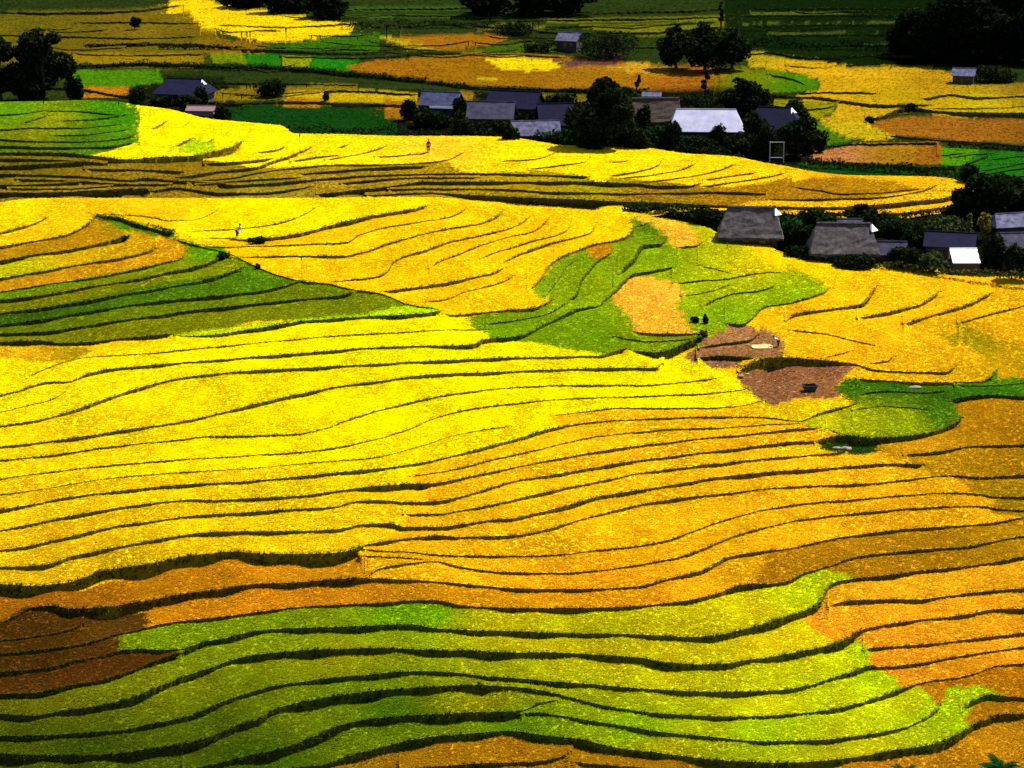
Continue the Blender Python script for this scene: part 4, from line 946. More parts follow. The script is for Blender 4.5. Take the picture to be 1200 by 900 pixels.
hedge(vh('500,98 560,104 640,107 760,108'), .7, 1.0, 'thin dark hedge behind the hamlet roofs', 673, per=24)
hedge(vh('270,154 340,158 400,159 480,160'), 1.6, 1.6, 'dark hedge along the back of the far spur, left of the blue grey house', 674, per=26)
hedge(vh('470,162 560,163 620,166 660,172'), 1.7, 1.8, 'dark hedge in front of the grey roofed houses', 675, per=30)
hedge(vh('660,174 740,178 800,184 870,190'), 1.9, 2.2, 'dark hedge in front of the broad black tree and the white roofed house', 676, per=34)
hedge(vh('400,34 470,31 540,32 600,36'), 1.8, 2.0, 'dark hedge below the far trees at the top middle', 677, per=20)
hedge(vh('880,52 950,58 1010,58 1100,62'), 2.0, 3.0, 'black hedge across the far dark fields on the right', 678, per=24, col=(.004, .006, .003))
hedge(vh('940,194 1000,198 1060,203 1135,211'), 1.4, 2.0, 'dark hedge along the back of the spur below the brown strip', 679, per=30)
hedge(vh('1110,172 1150,173 1210,176'), .8, 1.2, 'dark hedge behind the bright green plot on the right', 680, per=24)
hedge(vh('100,54 190,52 240,54'), .5, .8, 'thin dark field edge hedge on the brown upper left field', 681, per=18)
# right hamlet
tree_px(G_at, 1150, 262, 64, 60, 'black tree right of the tip of the far spur', 701, n=2400, trunk=.04)
tree_px(G_at, 1188, 254, 50, 46, 'dark tree behind the pale mauve roof at the right edge', 702, n=1500, trunk=.06)
bush_px(V_at, 1136, 214, 26, 24, 'dark bush at the corner of the bright green plot', 703, n=500)
bush_px(G_at, 925, 290, 42, 36, 'dark green bush at the right wall of the left thatched house', 704, n=900, col=GREENER)
bush_px(G_at, 946, 296, 40, 34, 'dark bush between the two thatched houses', 705, n=900)
bush_px(G_at, 960, 266, 60, 22, 'dark bush behind the gap between the two thatched houses', 706, n=900)
bush_px(G_at, 1078, 300, 50, 42, 'dark bush between the right thatched house and the navy shed', 707, n=1200)
bush_px(G_at, 1050, 276, 60, 22, 'dark bush behind the lean-to of the right thatched house', 708, n=900)
bush_px(G_at, 1106, 276, 60, 24, 'dark bush behind the navy shed', 709, n=900, col=(.028, .036, .012))
bush_px(G_at, 1162, 312, 34, 46, 'dark bush right of the white walled shed', 710, n=900)
bush_px(G_at, 1192, 318, 40, 32, 'dark bush below the grey roof at the right edge', 711, n=900)
tree_px(G_at, 1136, 290, 12, 42, 'thin olive bamboo clump behind the white walled shed', 712, n=420, leaf=.22, shape='slim', trunk=.2, col=(.10, .10, .02))
tree_px(G_at, 1152, 284, 22, 36, 'yellowish bamboo clump beside the olive bamboo', 713, n=500, leaf=.22, shape='tall', trunk=.15, col=(.16, .12, .02))
tree_px(G_at, 1010, 262, 34, 22, 'round dark tree on the spur edge behind the right thatched house', 714, n=700, trunk=.06)
bush_px(G_at, 1095, 316, 44, 22, 'low dark bush in front of the navy shed', 715, n=600, col=(.03, .045, .012))
def gh(s): return [tuple(G_at(*[float(k) for k in p.split(',')])) for p in s.split()]
hedge(gh('730,247 770,251 800,255 830,262 848,270'), 1.0, 1.6, 'dark hedge in the hollow between the near hillside and the far spur', 721, per=60, leaf=.22)
hedge(gh('735,243 770,246 800,248 840,252'), .8, 1.2, 'brighter green hedge in the hollow left of the left thatched house', 722, per=50, leaf=.22, col=GREENER)
hedge(gh('845,258 900,262 960,262 1020,264 1090,262 1140,258'), 2.0, 2.5, 'dark hedge under the tip of the far spur behind the thatched houses', 723, per=34)
hedge(gh('900,302 960,311 1040,315 1130,322 1210,328'), .9, 1.5, 'low dark hedge between the right hamlet and the golden slope', 724, per=24, col=(.030, .034, .010))
for i, (u, v, wp, hp, lab) in enumerate([
  (830, 272, 44, 34, 'dark bush at the left wall of the left thatched house'), (1060, 312, 50, 24, 'low dark bush right of the right thatched house'),
  (940, 306, 50, 18, 'low dark bush at the left foot of the right thatched house'), (1000, 316, 60, 16, 'low dark bush in front of the right thatched house'),
  (1125, 262, 50, 26, 'dark bush behind the bamboo clumps'), (1030, 266, 50, 18, 'dark bush under the spur edge right of the small outhouse'), (1186, 284, 44, 20, 'dark bush between the two roofs at the right edge'),
  (1172, 238, 60, 34, 'dark bush above the black tree right of the spur tip'), (1205, 246, 40, 30, 'dark bush at the right edge above the mauve roof')]):
    bush_px(G_at, u, v, wp, hp, lab, 830 + i, n=int(150 + wp * hp * .75), leaf=.28)
# on the near hillside
bush_px(F_at, 815, 377, 11, 8.5, 'left one of two small dark shrubs by the tan field corner', 731, n=160, leaf=.14, name='shrub', cat='shrub')
bush_px(F_at, 827, 378, 8.5, 13, 'right and taller one of two small dark shrubs by the tan field corner', 732, n=200, leaf=.14, name='shrub', cat='shrub')
bush_px(F_at, 824, 394, 12, 9, 'brown dry shrub on the corner of the bare terraced plots', 733, n=160, leaf=.14, name='shrub', cat='shrub', col=(.05, .025, .012))
bush_px(F_at, 302, 314, 10, 7, 'tiny black shrub where green steps meet the golden field', 734, n=160, leaf=.14, name='shrub', cat='shrub', col=(.02, .012, .008))
bush_px(F_at, 300, 284, 26, 8, 'wide dark green shrub on the bank right of the stooping person', 738, n=420, leaf=.15, name='shrub', cat='shrub', col=(.010,.018,.006))
bush_px(F_at, 146, 281, 10, 7, 'small dark green shrub at the end of a brown step', 735, n=160, leaf=.14, name='shrub', cat='shrub', col=GREENER)
bush_px(F_at, 262, 302, 18, 9, 'dark green shrub at the right end of a green step', 736, n=260, leaf=.15, name='shrub', cat='shrub', col=GREENER)
fh = lambda s: [tuple(F_at(*[float(k) for k in p.split(',')])) for p in s.split()]
hedge(fh('113,254 137,256 162,263 182,268 203,274'), .55, .9, 'dark green hedge running down the bank at the left', 737, per=40, leaf=.16, col=(.016, .050, .012))
hedge(fh('772,411 790,408 805,404 822,398'), .5, .8, 'dark grass covered hedge on the bank above the bare plots', 738, per=44, leaf=.15, col=(.010, .036, .014))

def fern(P, r, h, label, seed, nf=16):
    """rosette of arching pinnate fronds"""
    g = np.random.default_rng(seed); root = empty('fern', P, label, 'fern'); co, fa, cc = [], [], []
    for i in range(nf):
        a = i * 6.283 / nf + g.uniform(-.2, .2); ln = r * g.uniform(.75, 1.15); up = h * g.uniform(.75, 1.1) * (1.25 if i % 5 == 0 else .8)
        pts = [np.array([math.cos(a) * ln * t, math.sin(a) * ln * t, up * (1.7 * t - 1.05 * t * t)]) for t in np.linspace(0, 1, 15)]
        s = np.array([-math.sin(a), math.cos(a), 0])
        for k in range(1, 15):
            wl = ln * .30 * math.sin(math.pi * (.12 + .85 * k / 15)); d = pts[k] - pts[k - 1]
            for sg in (-1, 1):
                b = len(co); co += [pts[k - 1], pts[k - 1] + s * sg * wl * .5 + d * .2, pts[k] + s * sg * wl + d * 1.1 - np.array([0, 0, wl * .25]), pts[k]]
                fa.append([b, b + 1, b + 2, b + 3])
    n = len(co); col = np.array([.006, .030, .008]) * np.exp(np.repeat(g.normal(0, .3, (n // 4, 1)), 4, 0))
    link('frond', np_mesh('frond', np.array(co), np.array(fa), col), M_LEAF, root)
    bm = bmesh.new(); tube(bm, [(0, 0, -.3), (0, 0, h * .12)], [.09, .06]); bm_obj('stem', bm, M_BARK, root)
    return root
fern(F_at(1172, 905), 1.35, 1.3, 'big dark green spiky fern at the bottom right corner', 741)
fern(F_at(1058, 907), .95, .9, 'smaller dark spiky fern at the bottom edge left of the big fern', 742, 12)
# ------------------------------------------------------------------ houses
M_NAVY = solid('navy_roof_sheet', (.006, .007, .034), .85, (.002, .0025, .012), 1.2, wave=3.2, spec=.06)
M_BLUEGREY = solid('blue_grey_roof_sheet', (.062, .067, .12), .85, (.018, .02, .065), 1.0, wave=3.2, spec=.06)
M_GREY = solid('grey_roof_sheet', (.055, .053, .080), .85, (.016, .016, .04), 1.0, wave=3.2, spec=.06)
M_PALE = solid('pale_roof_sheet', (.115, .115, .165), .85, (.022, .024, .07), 1.3, wave=3.2, spec=.06)
M_WHITER = solid('white_roof_sheet', (.36, .36, .46), .85, (.24, .24, .36), .7, wave=3.0, spec=.06)
M_THATCH = solid('thatch', (.080, .064, .068), .95, (.010, .008, .009), 1.6, bump=.14)
M_BROWNR = solid('brown_roof', (.055, .032, .022), .95, (.018, .011, .01), 2.5, bump=.08)
M_WOOD = solid('dark_timber', (.035, .025, .02), .85, scale=4)
M_EARTH = solid('earth_wall', (.06, .042, .03), .9, scale=2)
M_WHITE = solid('white_wash', (.86, .85, .86), .8, (.72, .70, .72), 2)
M_PINK = solid('faded_pink_tin', (.20, .12, .13), .7, (.13, .08, .09), 2, wave=3, spec=.06)
M_DARKG = solid('window_dark', (.012, .014, .02), .2, scale=1, spec=.5)

def box(bm, x0, x1, y0, y1, z0, z1):
    v = [bm.verts.new((x, y, z)) for z in (z0, z1) for x, y in ((x0, y0), (x1, y0), (x1, y1), (x0, y1))]
    for f in ((0, 3, 2, 1), (4, 5, 6, 7), (0, 1, 5, 4), (1, 2, 6, 5), (2, 3, 7, 6), (3, 0, 4, 7)): bm.faces.new([v[k] for k in f])

def slab_roof(x0, x1, y0, y1, ze, zr, inset, yr=.5, th=.14, sub=0, rough=0.0, seed=0):
    """closed roof shell: eaves rectangle, ridge along x (inset > 0: hipped ends)"""
    bm = bmesh.new(); ym = y0 + (y1 - y0) * yr
    def shell(dz): return [bm.verts.new(p) for p in ((x0, y0, ze + dz), (x1, y0, ze + dz), (x1, y1, ze + dz), (x0, y1, ze + dz), (x0 + inset, ym, zr + dz), (x1 - inset, ym, zr + dz))]
    t, b = shell(0), shell(-th)
    for s, flip in ((t, False), (b, True)):
        fs = [(0, 1, 5, 4), (2, 3, 4, 5)] + ([(1, 2, 5), (3, 0, 4)] if inset > 0 else [])
        for f in fs: bm.faces.new([s[k] for k in (f[::-1] if flip else f)])
    edges = [(0, 1), (2, 3)] + ([(1, 2), (3, 0)] if inset > 0 else [(1, 5), (5, 2), (3, 4), (4, 0)])
    for i, j in edges: bm.faces.new((t[i], b[i], b[j], t[j]))
    bmesh.ops.recalc_face_normals(bm, faces=bm.faces)
    if sub:
        bmesh.ops.subdivide_edges(bm, edges=bm.edges[:], cuts=sub, use_grid_fill=True)
        g = np.random.default_rng(seed)
        for v in bm.verts: v.co += Vector(g.normal(0, rough, 3)) * (1.0 if v.co.z < ze + .05 else .7)
    return bm

def opening(root, kind, x, z0, z1, wd, y, frame_mat, pane_mat):
    """door or window set proud of the front wall: frame with a recessed panel"""
    bm = bmesh.new(); f = .07
    box(bm, x - wd / 2, x - wd / 2 + f, y - .06, y + .02, z0, z1); box(bm, x + wd / 2 - f, x + wd / 2, y - .06, y + .02, z0, z1)
    box(bm, x - wd / 2 + f, x + wd / 2 - f, y - .06, y + .02, z1 - f, z1)
    if kind == 'window': box(bm, x - wd / 2 + f, x + wd / 2 - f, y - .06, y + .02, z0, z0 + f)
    o = bm_obj(kind, bm, frame_mat, root)
    bm = bmesh.new(); box(bm, x - wd / 2 + f, x + wd / 2 - f, y - .02, y + .015, z0 + (f if kind == 'window' else 0), z1 - f); bm_obj('pane' if kind == 'window' else 'door_panel', bm, pane_mat, o)

def house(where, u0, u1, ve, vr, hw, label, roof, wall=M_WOOD, inset=0.0, yaw=0.0, over=.55, thatch=False, gable=None, yr=.5, doors=True, gablet=False, name='house', cat='house', base=None, fascia=False, posts=0, extra_drop=.5, depth=None):
    um = .5 * (u0 + u1)
    P = on_plane(um, ve, base + hw); s = px(P)
    W = (u1 - u0) * s / max(.6, math.cos(yaw)) - 2 * over
    if depth: D = depth
    else: D = max(2.5, min(9.0, W * .72))
    dep = math.atan2(HC - P.z, P.y)
    rise = max(.35, ((ve - vr) * s - (D * yr + over) * math.sin(dep)) / math.cos(dep))
    root = empty(name, (P.x, P.y + over, base), label, cat, yaw)
    x0, x1 = -W / 2, W / 2
    bm = bmesh.new(); v = []
    slope = rise / (D * yr + over); zt = hw + over * slope - .16       # wall top just under the slope
    zg = hw + rise - .2
    if inset > 0:
        box(bm, x0, x1, 0, D, -extra_drop, zt)
    else:
        ym = D * yr
        prof = [(0, -extra_drop), (D, -extra_drop), (D, zt if yr == .5 else min(zt, zg)), (ym, zg), (0, zt)]
        a = [bm.verts.new((x0, y, z)) for y, z in prof]; b = [bm.verts.new((x1, y, z)) for y, z in prof]
        bm.faces.new(a); bm.faces.new(b[::-1])
        for k in range(5): bm.faces.new((a[k], b[k], b[(k + 1) % 5], a[(k + 1) % 5]))
    bm_obj('wall', bm, wall, root)
    bm = slab_roof(x0 - over, x1 + over, -over, D + over, hw, hw + rise, inset, (D * yr + over) / (D + 2 * over), .30 if thatch else .10, 7 if thatch else 0, .055 if thatch else 0, hash(label) % 999)
    ro = bm_obj('roof', bm, roof, root)
    bm = bmesh.new(); tube(bm, [(x0 - over + inset, D * yr, hw + rise + .02), (x1 + over - inset, D * yr, hw + rise + .02)], [.2 if thatch else .1] * 2, 6); bm_obj('ridge_cap', bm, roof, ro)
    if gable:                                           # pale board high in the right-hand gable
        bm = bmesh.new(); ym = D * yr; g0 = zg - rise * .62; k = D * .5 * .58
        pts = [(x1 + .03, ym - k, g0), (x1 + .03, ym + k, g0), (x1 + .03, ym, zg - .05)]
        a = [bm.verts.new(p) for p in pts]; b = [bm.verts.new((p[0] + .05, p[1], p[2])) for p in pts]
        bm.faces.new(a); bm.faces.new(b[::-1])
        for q in range(3): bm.faces.new((a[q], b[q], b[(q + 1) % 3], a[(q + 1) % 3]))
        bm_obj('gable_board', bm, gable, root)
    if gablet:                                          # small pale gablet where the ridge ends over the hip
        bm = bmesh.new(); xa = x1 + over - inset; ym = D * yr; k = .75
        p = [bm.verts.new(q) for q in ((xa + .1, ym - 1.1, hw + rise - .85), (xa + 1.0, ym - .1, hw + rise - .85), (xa + .12, ym - .35, hw + rise + .05), (xa - .5, ym + .3, hw + rise - .6))]
        for q in ((0, 1, 2), (1, 3, 2), (3, 0, 2), (0, 3, 1)): bm.faces.new([p[m] for m in q])
        bm_obj('gablet', bm, M_WHITE, ro)
    if fascia:
        bm = bmesh.new(); box(bm, x0 + W * .28, x1 + over, -over - .09, -over - .02, hw - .42, hw - .06); bm_obj('eaves_board', bm, M_WHITE, root)
    if doors:
        opening(root, 'door', x0 + W * .42, 0, 1.75 if hw > 1.9 else hw * .85, .9, -.0, M_EARTH, M_DARKG)
        opening(root, 'window', x0 + W * .72, .8, min(1.6, hw * .85), .9, -.0, M_EARTH, M_DARKG)
        opening(root, 'window', x0 + W * .16, .8, min(1.6, hw * .85), .8, -.0, M_EARTH, M_DARKG)
    for k in range(posts):
        bm = bmesh.new(); xx = x0 + .1 + (W - .2) * k / max(1, posts - 1); tube(bm, [(xx, -over * .75, -extra_drop), (xx, -over * .75, hw - .1)], [.08, .07], 6); bm_obj('post', bm, M_WOOD, root)
    return root

zv = zVp
house(V_at, 178, 240, 111, 92.5, 2.0, 'house with dark navy hip roof standing alone at the left', M_NAVY, inset=1.6, yaw=-.22, base=zv + .1, extra_drop=1.5, gablet=True)
house(V_at, 217, 251, 130, 124, 1.0, 'small shed with faded pink tin front below the navy hip roofed house', M_PINK, M_PINK, yaw=-.1, base=zv, name='shed', cat='shed', doors=False, depth=2.6, over=.2)
house(V_at, 490, 536, 124, 107.5, 2.2, 'blue grey roofed house with white eaves board, leftmost of the middle hamlet', M_BLUEGREY, yaw=-.28, base=zv + .3, fascia=True, gable=M_WHITE, extra_drop=1.5)
house(V_at, 568, 628, 127, 106.5, 2.8, 'tall navy roofed house behind the grey roof in the middle hamlet', M_NAVY, yaw=-.30, base=zv + .4, gable=None, extra_drop=1.5)
house(V_at, 546, 602, 139.5, 119, 2.3, 'grey roofed house in front of the tall navy roofed house', M_GREY, yaw=-.12, base=zv, posts=4)
house(V_at, 601, 658, 159, 141.5, 1.3, 'low shed with pale blue grey roof behind the spur edge', M_PALE, yaw=.10, base=zv - .1, name='shed', cat='shed', over=.3, doors=False)
house(V_at, 632, 700, 147, 121, 2.4, 'navy roofed house left of the broad black tree', M_NAVY, yaw=.12, base=zv, extra_drop=1)
house(V_at, 742, 798, 143, 115.5, 2.2, 'house with dull brown roof left of the white roofed house', M_BROWNR, yaw=.06, base=zv, thatch=True)
house(V_at, 752, 775, 113, 107.5, 1.6, 'small hut with pale roof behind the brown roofed house', M_PALE, yaw=-.1, base=zv + .5, name='hut', cat='hut', doors=False, depth=2.5, over=.2, extra_drop=1.5)
house(V_at, 784, 872, 154.5, 128, 2.4, 'long house with bright white sheet roof in the middle hamlet', M_WHITER, yaw=-.06, base=zv, inset=1.3, posts=5, gable=None)
house(V_at, 872, 940, 152, 125.5, 2.3, 'house with dark navy hip roof right of the white roofed house', M_NAVY, inset=2.2, yaw=-.18, base=zv, gablet=True)
zg_ = zGp
house(G_at, 842, 918, 279, 243, 2.0, 'big mauve grey thatched house, left one of the two thatched houses', M_THATCH, inset=1.2, yaw=-.10, base=zg_, thatch=True, over=.7, gablet=True)
house(G_at, 908, 942, 277, 262, 1.6, 'dark navy lean-to shed against the left thatched house', M_NAVY, yaw=-.1, base=zg_ - .1, name='shed', cat='shed', depth=2.8, over=.25, doors=False)
house(G_at, 950, 1031, 298, 262, 1.6, 'big mauve grey thatched house, right one of the two thatched houses', M_THATCH, inset=1.0, yaw=-.05, base=zg_, thatch=True, over=.7, gablet=True)
house(G_at, 982, 1012, 268, 256.5, 3.4, 'small dark blue roofed outhouse behind the right thatched house', M_GREY, yaw=0, base=zg_, name='outhouse', cat='outhouse', depth=2.6, over=.25, doors=False)
house(G_at, 1022, 1064, 299, 283, 1.2, 'low mauve lean-to shed at the right end of the right thatched house', M_GREY, yaw=-.06, base=zg_, name='shed', cat='shed', depth=3.0, over=.25, doors=False)
house(G_at, 1084, 1142, 290, 272, 2.0, 'navy roofed shed with white gable behind the white walled shed', M_NAVY, yaw=-.25, base=zg_, name='shed', cat='shed', gable=M_WHITE, over=.35)
house(G_at, 1117, 1149, 308, 291.5, .9, 'low shed with bright white roof sheet in the right hamlet', M_WHITE, M_WOOD, yaw=0.02, base=zg_, name='shed', cat='shed', depth=2.6, over=.1, doors=False, yr=.95)
house(G_at, 1166, 1222, 266, 250, 2.4, 'pale mauve roofed house at the right edge, the farther of two there', M_PALE, yaw=.25, base=zg_, inset=.9)
house(G_at, 1172, 1222, 292, 273, 2.2, 'grey roofed house at the right edge, the nearer of two there', M_GREY, yaw=.12, base=zg_)
pf = V_at(664, 52); house(V_at, 651, 677, 48, 38, 2.0, 'little far hut with white roof among dark bushes', M_PALE, yaw=-.35, base=pf.z, name='hut', cat='hut', over=.3, depth=4.0)
pf = V_at(1128, 94); house(V_at, 1116, 1142, 89, 80, 1.6, 'little far hut with mauve roof beside a dark bush on the right', M_PALE, yaw=-.3, base=pf.z, name='hut', cat='hut', over=.3, depth=3.6)

# ------------------------------------------------------------------ small things
M_POLE = solid('weathered_pole', (.10, .09, .075), .8); M_PAINT = solid('white_paint', (.28, .28, .32), .8, (.18, .18, .22), 4)
p = V_at(910, 190); s = px(p); t = empty('gate_frame', (p.x, p.y, zVp), 'white two post gate frame standing at the right end of the hamlet', 'gate')
for nm, q in (('post', [(-8 * s, 0, -.3), (-8 * s, 0, 26 * s)]), ('post', [(8 * s, 0, -.3), (8 * s, 0, 26 * s)]), ('crossbar', [(-8 * s, 0, 25 * s), (8 * s, 0, 25 * s)]), ('crossbar', [(-8 * s, 0, 7 * s), (8 * s, 0, 7 * s)])):
    bm = bmesh.new(); tube(bm, q, [.075, .065], 6); bm_obj(nm, bm, M_PAINT, t)
p = F_at(718, 336); bm = bmesh.new(); tube(bm, [(0, 0, -.4), (.02, 0, 1.2), (0, 0, 31 * px(p))], [.05, .045, .03], 6)
o = bm_obj('pole', bm, M_POLE); o.location = p; tag(o, 'thin dark pole standing in the green dale', 'pole')
p = F_at(852, 290); bm = bmesh.new(); tube(bm, [(0, 0, -.3), (.02, 0, 8 * px(p))], [.06, .05], 6);
o = bm_obj('stake', bm, M_POLE); o.location = p; tag(o, 'short dark stake in the lime field below the left thatched house', 'stake')

def sheet(name, P, w, d, mat, label, cat, seed, h=.12):
    g = np.random.default_rng(seed); n = 14; bm = bmesh.new(); V = []
    for j in range(n):
        for i in range(n):
            a, b = i / (n - 1) - .5, j / (n - 1) - .5
            z = .05 + h * math.exp(-((a - .1) ** 2 * 14 + b * b * 12)) + g.uniform(0, .035)
            V.append(bm.verts.new((a * w * (1 - .2 * abs(b)), b * d * (1 - .15 * abs(a)), z)))
    for j in range(n - 1):
        for i in range(n - 1): bm.faces.new((V[j * n + i], V[j * n + i + 1], V[j * n + n + i + 1], V[j * n + n + i]))
    r = bmesh.ops.extrude_face_region(bm, geom=bm.faces[:])
    for e in r['geom']:
        if isinstance(e, bmesh.types.BMVert): e.co.z -= .04
    o = bm_obj(name, bm, mat, None, True); o.location = P; return tag(o, label, cat)
M_STRAW = solid('cream_sheet', (.46, .36, .14), .9, (.36, .26, .09), 5)
sheet('tarpaulin', F_at(893, 405), 2.4, 1.7, M_STRAW, 'cream threshing tarpaulin spread on the bare plot beside a bending person', 'tarpaulin', 5, .3)

def rock(P, r, label, seed, mat, sq=.45, group=None):
    g = np.random.default_rng(seed); bm = bmesh.new(); bmesh.ops.create_icosphere(bm, subdivisions=3, radius=1.0)
    f = g.normal(0, 1, (6, 3))
    for v in bm.verts:
        k = 1 + .12 * sum(math.sin(2.2 * v.co.dot(Vector(q)) + i) for i, q in enumerate(f)) / 2
        v.co = Vector((v.co.x * r * k * 1.4, v.co.y * r * k, v.co.z * r * k * sq))
    o = bm_obj('rock', bm, mat, None, True); o.location = P + Vector((0, 0, r * sq * .4)); return tag(o, label, 'rock', group)
M_ROCK = solid('pale_stone', (.20, .16, .12), .9, (.10, .08, .06), 5, bump=.05)
rock(F_at(1072, 453), .5, 'long pale stone lying in the dark green plot', 1, M_ROCK, .35)
rock(F_at(980, 524), .34, 'pale grey stone under the green plot bank, left of two', 2, M_ROCK, .5)
rock(F_at(992, 525), .42, 'pale grey stone under the green plot bank, right of two', 3, M_ROCK, .5)
rock(F_at(868, 440), .26, 'white stone in the left corner of the bare brown plot', 4, M_ROCK, .7)

# threshing box: an open wooden trough with flared sides
P = F_at(949, 456); root = empty('threshing_box', P, 'dark open wooden threshing box on the bare brown plot', 'threshing box', .2)
def trough(a0, b0, a1, b1, h, th):
    bm = bmesh.new()
    def ring(a, b, z): return [bm.verts.new((x, y, z)) for x, y in ((-a, -b), (a, -b), (a, b), (-a, b))]
    o0, o1, i1, i0 = ring(a0, b0, .02), ring(a1, b1, h), ring(a1 - th, b1 - th, h), ring(a0 - th, b0 - th, .08)
    for r0, r1 in ((o0, o1), (o1, i1), (i1, i0)):
        for k in range(4): bm.faces.new((r0[k], r0[(k + 1) % 4], r1[(k + 1) % 4], r1[k]))
    bm.faces.new(o0[::-1]); bm.faces.new(i0); return bm
bm_obj('trough', trough(.5, .4, .72, .58, .62, .05), M_WOOD, root)
for sx in (-1, 1):
    bm = bmesh.new(); tube(bm, [(sx * .66, -.12, .5), (sx * .82, -.12, .54), (sx * .82, .12, .54), (sx * .66, .12, .5)], [.025] * 4, 6); bm_obj('handle', bm, M_WOOD, root)

# ------------------------------------------------------------------ people at work
M_SKIN = solid('skin', (.30, .17, .10), .6, (.27, .15, .09)); M_HAIR = solid('black_hair', (.012, .010, .009), .5)
M_RED = solid('dark_red_cloth', (.085, .012, .012), .9); M_MAROON = solid('maroon_cloth', (.06, .014, .018), .9); M_SHIRT = solid('pale_pink_cloth', (.72, .58, .58), .9)
M_INDIGO = solid('indigo_cloth', (.016, .014, .035), .9); M_HAT = solid('straw_hat', (.42, .30, .12), .9)

def skin_mesh(name, chains, mat, parent, sub=1):
    """chains: lists of ((x, y, z), radius) joined at equal points, grown into one surface"""
    me = bpy.data.meshes.new(name); vs, es, rad, ix = [], [], [], {}
    for ch in chains:
        prev = None
        for p, r in ch:
            k = tuple(round(c, 4) for c in p)
            if k not in ix: ix[k] = len(vs); vs.append(p); rad.append(r)
            if prev is not None: es.append((prev, ix[k]))
            prev = ix[k]
    me.from_pydata(vs, es, []); o = link(name, me, mat, parent)
    md = o.modifiers.new('skin', 'SKIN'); md.use_smooth_shade = True
    for d, r in zip(me.skin_vertices[0].data, rad): d.radius = (r, r)
    me.skin_vertices[0].data[0].use_root = True
    sb = o.modifiers.new('sub', 'SUBSURF'); sb.levels = sb.render_levels = sub
    return o

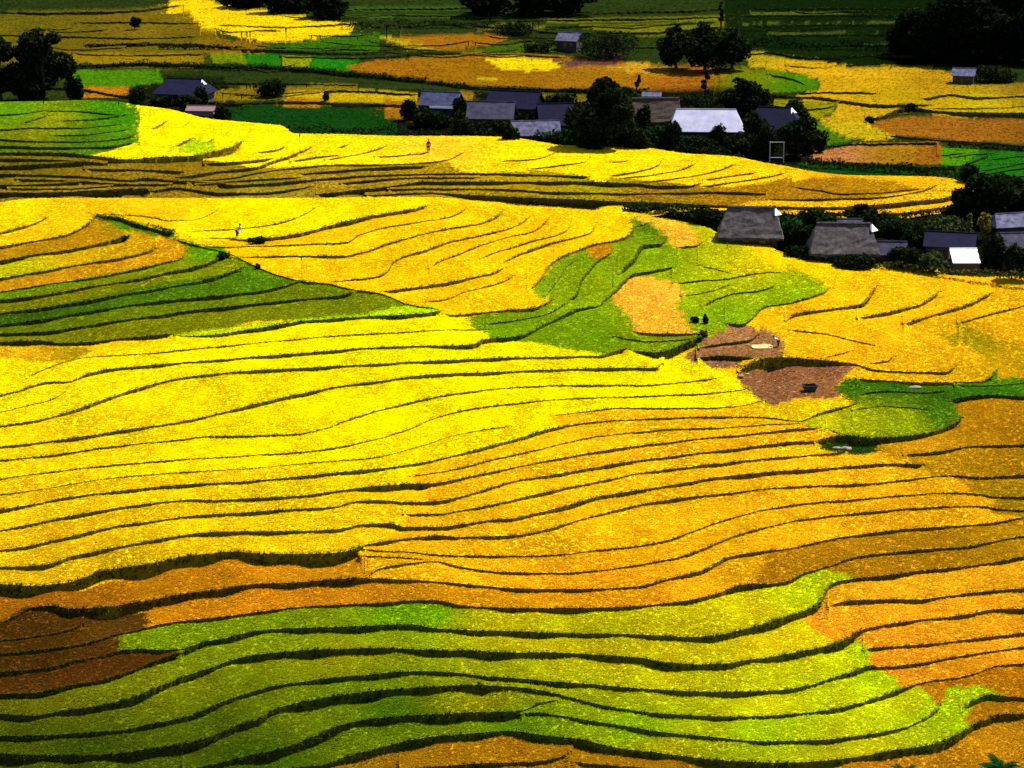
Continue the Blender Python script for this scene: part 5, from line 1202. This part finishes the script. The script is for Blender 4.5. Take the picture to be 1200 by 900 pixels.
def person(P, label, pose, rz, shirt, trousers, hat=True, scale=1.0):
    root = empty('person', P, label, 'person', rz); root.scale = (scale,) * 3
    bend = {'stand': .12, 'bend': 1.15, 'stoop': .75}[pose]; f = lambda y, z: (0, y, z)
    hip = Vector((0, .0, .86 if pose == 'stand' else .80))
    up = Vector((0, -math.sin(bend), math.cos(bend)))                  # leans towards its own -y
    chest, neck, head = hip + up * .34, hip + up * .52, hip + up * .56 + Vector((0, -.05 * bend, .12))
    hc = head + Vector((0, -.02, .05))
    sh = {s: hip + up * .46 + Vector((s * .19, 0, 0)) for s in (-1, 1)}
    hand, arms = {}, []
    for s in (-1, 1):
        reach = Vector((s * .03, -.16, -.52)) if pose != 'stand' else Vector((s * .08, -.14 if s > 0 else .02, -.50))
        h_ = sh[s] + reach; e = sh[s].lerp(h_, .52) + Vector((s * .05, .06, 0)); hand[s] = h_; arms.append((sh[s], e, h_))
    T = lambda v: tuple(v)
    kn = {s: Vector((s * .11, -.05 if pose == 'stand' else -.02, .45)) for s in (-1, 1)}
    an = {s: Vector((s * .12, .04 if s > 0 else -.02, .08)) for s in (-1, 1)}
    body = [[(T(hip), .13), (T(chest), .14), (T(neck), .06), (T(head), .085), (T(hc + Vector((0, 0, .05))), .085)]]
    face = hc + Vector((0, -.085, -.01)); body.append([(T(head), .085), (T(face), .022)])                # nose
    for s in (-1, 1):
        a = arms[0 if s < 0 else 1]; hd = (a[2] - a[1]).normalized(); w0 = a[2]
        body.append([(T(chest), .14), (T(a[0]), .058), (T(a[1]), .043), (T(w0), .030), (T(w0 + hd * .08), .034)])
        for k in range(4):
            b = w0 + hd * .08; q = b + hd * .05 + Vector(((k - 1.5) * .02, 0, 0)); body.append([(T(b), .034), (T(q), .010), (T(q + hd * (.035 if k in (1, 2) else .025) + Vector((0, .02, 0))), .009)])
        body.append([(T(w0 + hd * .03), .03), (T(w0 + hd * .06 + Vector((-s * .05, -.01, 0))), .011), (T(w0 + hd * .095 + Vector((-s * .055, -.01, 0))), .010)])
        body.append([(T(hip), .13), (s * .10, 0, hip.z - .06) and ((s * .10, 0, hip.z - .08), .09), (T(kn[s]), .06), (T(an[s]), .042), ((an[s].x, an[s].y - .16, .03), .038)])
    skin_mesh('body', body, M_SKIN, root)
    top = [[(T(hip + up * .02), .165), (T(chest), .172), (T(hip + up * .47), .10)]]
    for a in arms: top.append([(T(chest), .172), (T(a[0]), .08), (T(a[1]), .062), (T(a[1].lerp(a[2], .7)), .052)])
    skin_mesh('shirt', top, shirt, root)
    leg = []
    for s in (-1, 1): leg.append([(T(hip), .165), ((s * .11, 0, hip.z - .10), .112), (T(kn[s]), .082), (T(kn[s].lerp(an[s], .8)), .068)])
    skin_mesh('trousers', leg, trousers, root)
    bm = bmesh.new(); bmesh.ops.create_uvsphere(bm, u_segments=14, v_segments=9, radius=.105)
    for v in bm.verts: v.co = Vector((v.co.x * .96, v.co.y * 1.05 + .02, v.co.z)) if v.co.z > -.03 or v.co.y > 0 else Vector((v.co.x * .8, v.co.y * .6 + .03, v.co.z))
    o = bm_obj('hair', bm, M_HAIR, root, True); o.location = hc + Vector((0, .015, .045))
    for s in (-1, 1):
        bm = bmesh.new(); bmesh.ops.create_uvsphere(bm, u_segments=8, v_segments=6, radius=.012); o = bm_obj('eye', bm, M_HAIR, root, True); o.location = hc + Vector((s * .034, -.084, .025))
        bm = bmesh.new(); bmesh.ops.create_uvsphere(bm, u_segments=8, v_segments=6, radius=.026); o = bm_obj('ear', bm, M_SKIN, root, True); o.location = hc + Vector((s * .095, 0, .01)); o.scale = (.4, .8, 1.2)
    bm = bmesh.new(); box(bm, -.025, .025, -.094, -.08, -.052, -.042); o = bm_obj('mouth', bm, M_RED, root); o.location = hc
    if hat:
        bm = bmesh.new(); bmesh.ops.create_cone(bm, cap_ends=False, segments=22, radius1=.24, radius2=.012, depth=.17)
        r = bmesh.ops.extrude_face_region(bm, geom=bm.faces[:])
        for e in r['geom']:
            if isinstance(e, bmesh.types.BMVert): e.co.z -= .012
        o = bm_obj('hat', bm, M_HAT, root, True); o.location = hc + Vector((0, .0, .155)); o.rotation_euler = (bend * .35, 0, 0)
    return root
person(B_at(502, 177), 'person in dark red clothes standing in the golden rice of the far spur', 'stand', .5, M_RED, M_MAROON, False, 1.22)
person(F_at(278, 277), 'stooping person with pale top and maroon skirt in the bright yellow rice at the left', 'stoop', .9, M_SHIRT, M_MAROON, False, 1.25)
person(F_at(912, 405), 'person in pale pink top bending over the cream tarpaulin', 'bend', -1.3, M_SHIRT, M_RED, False)
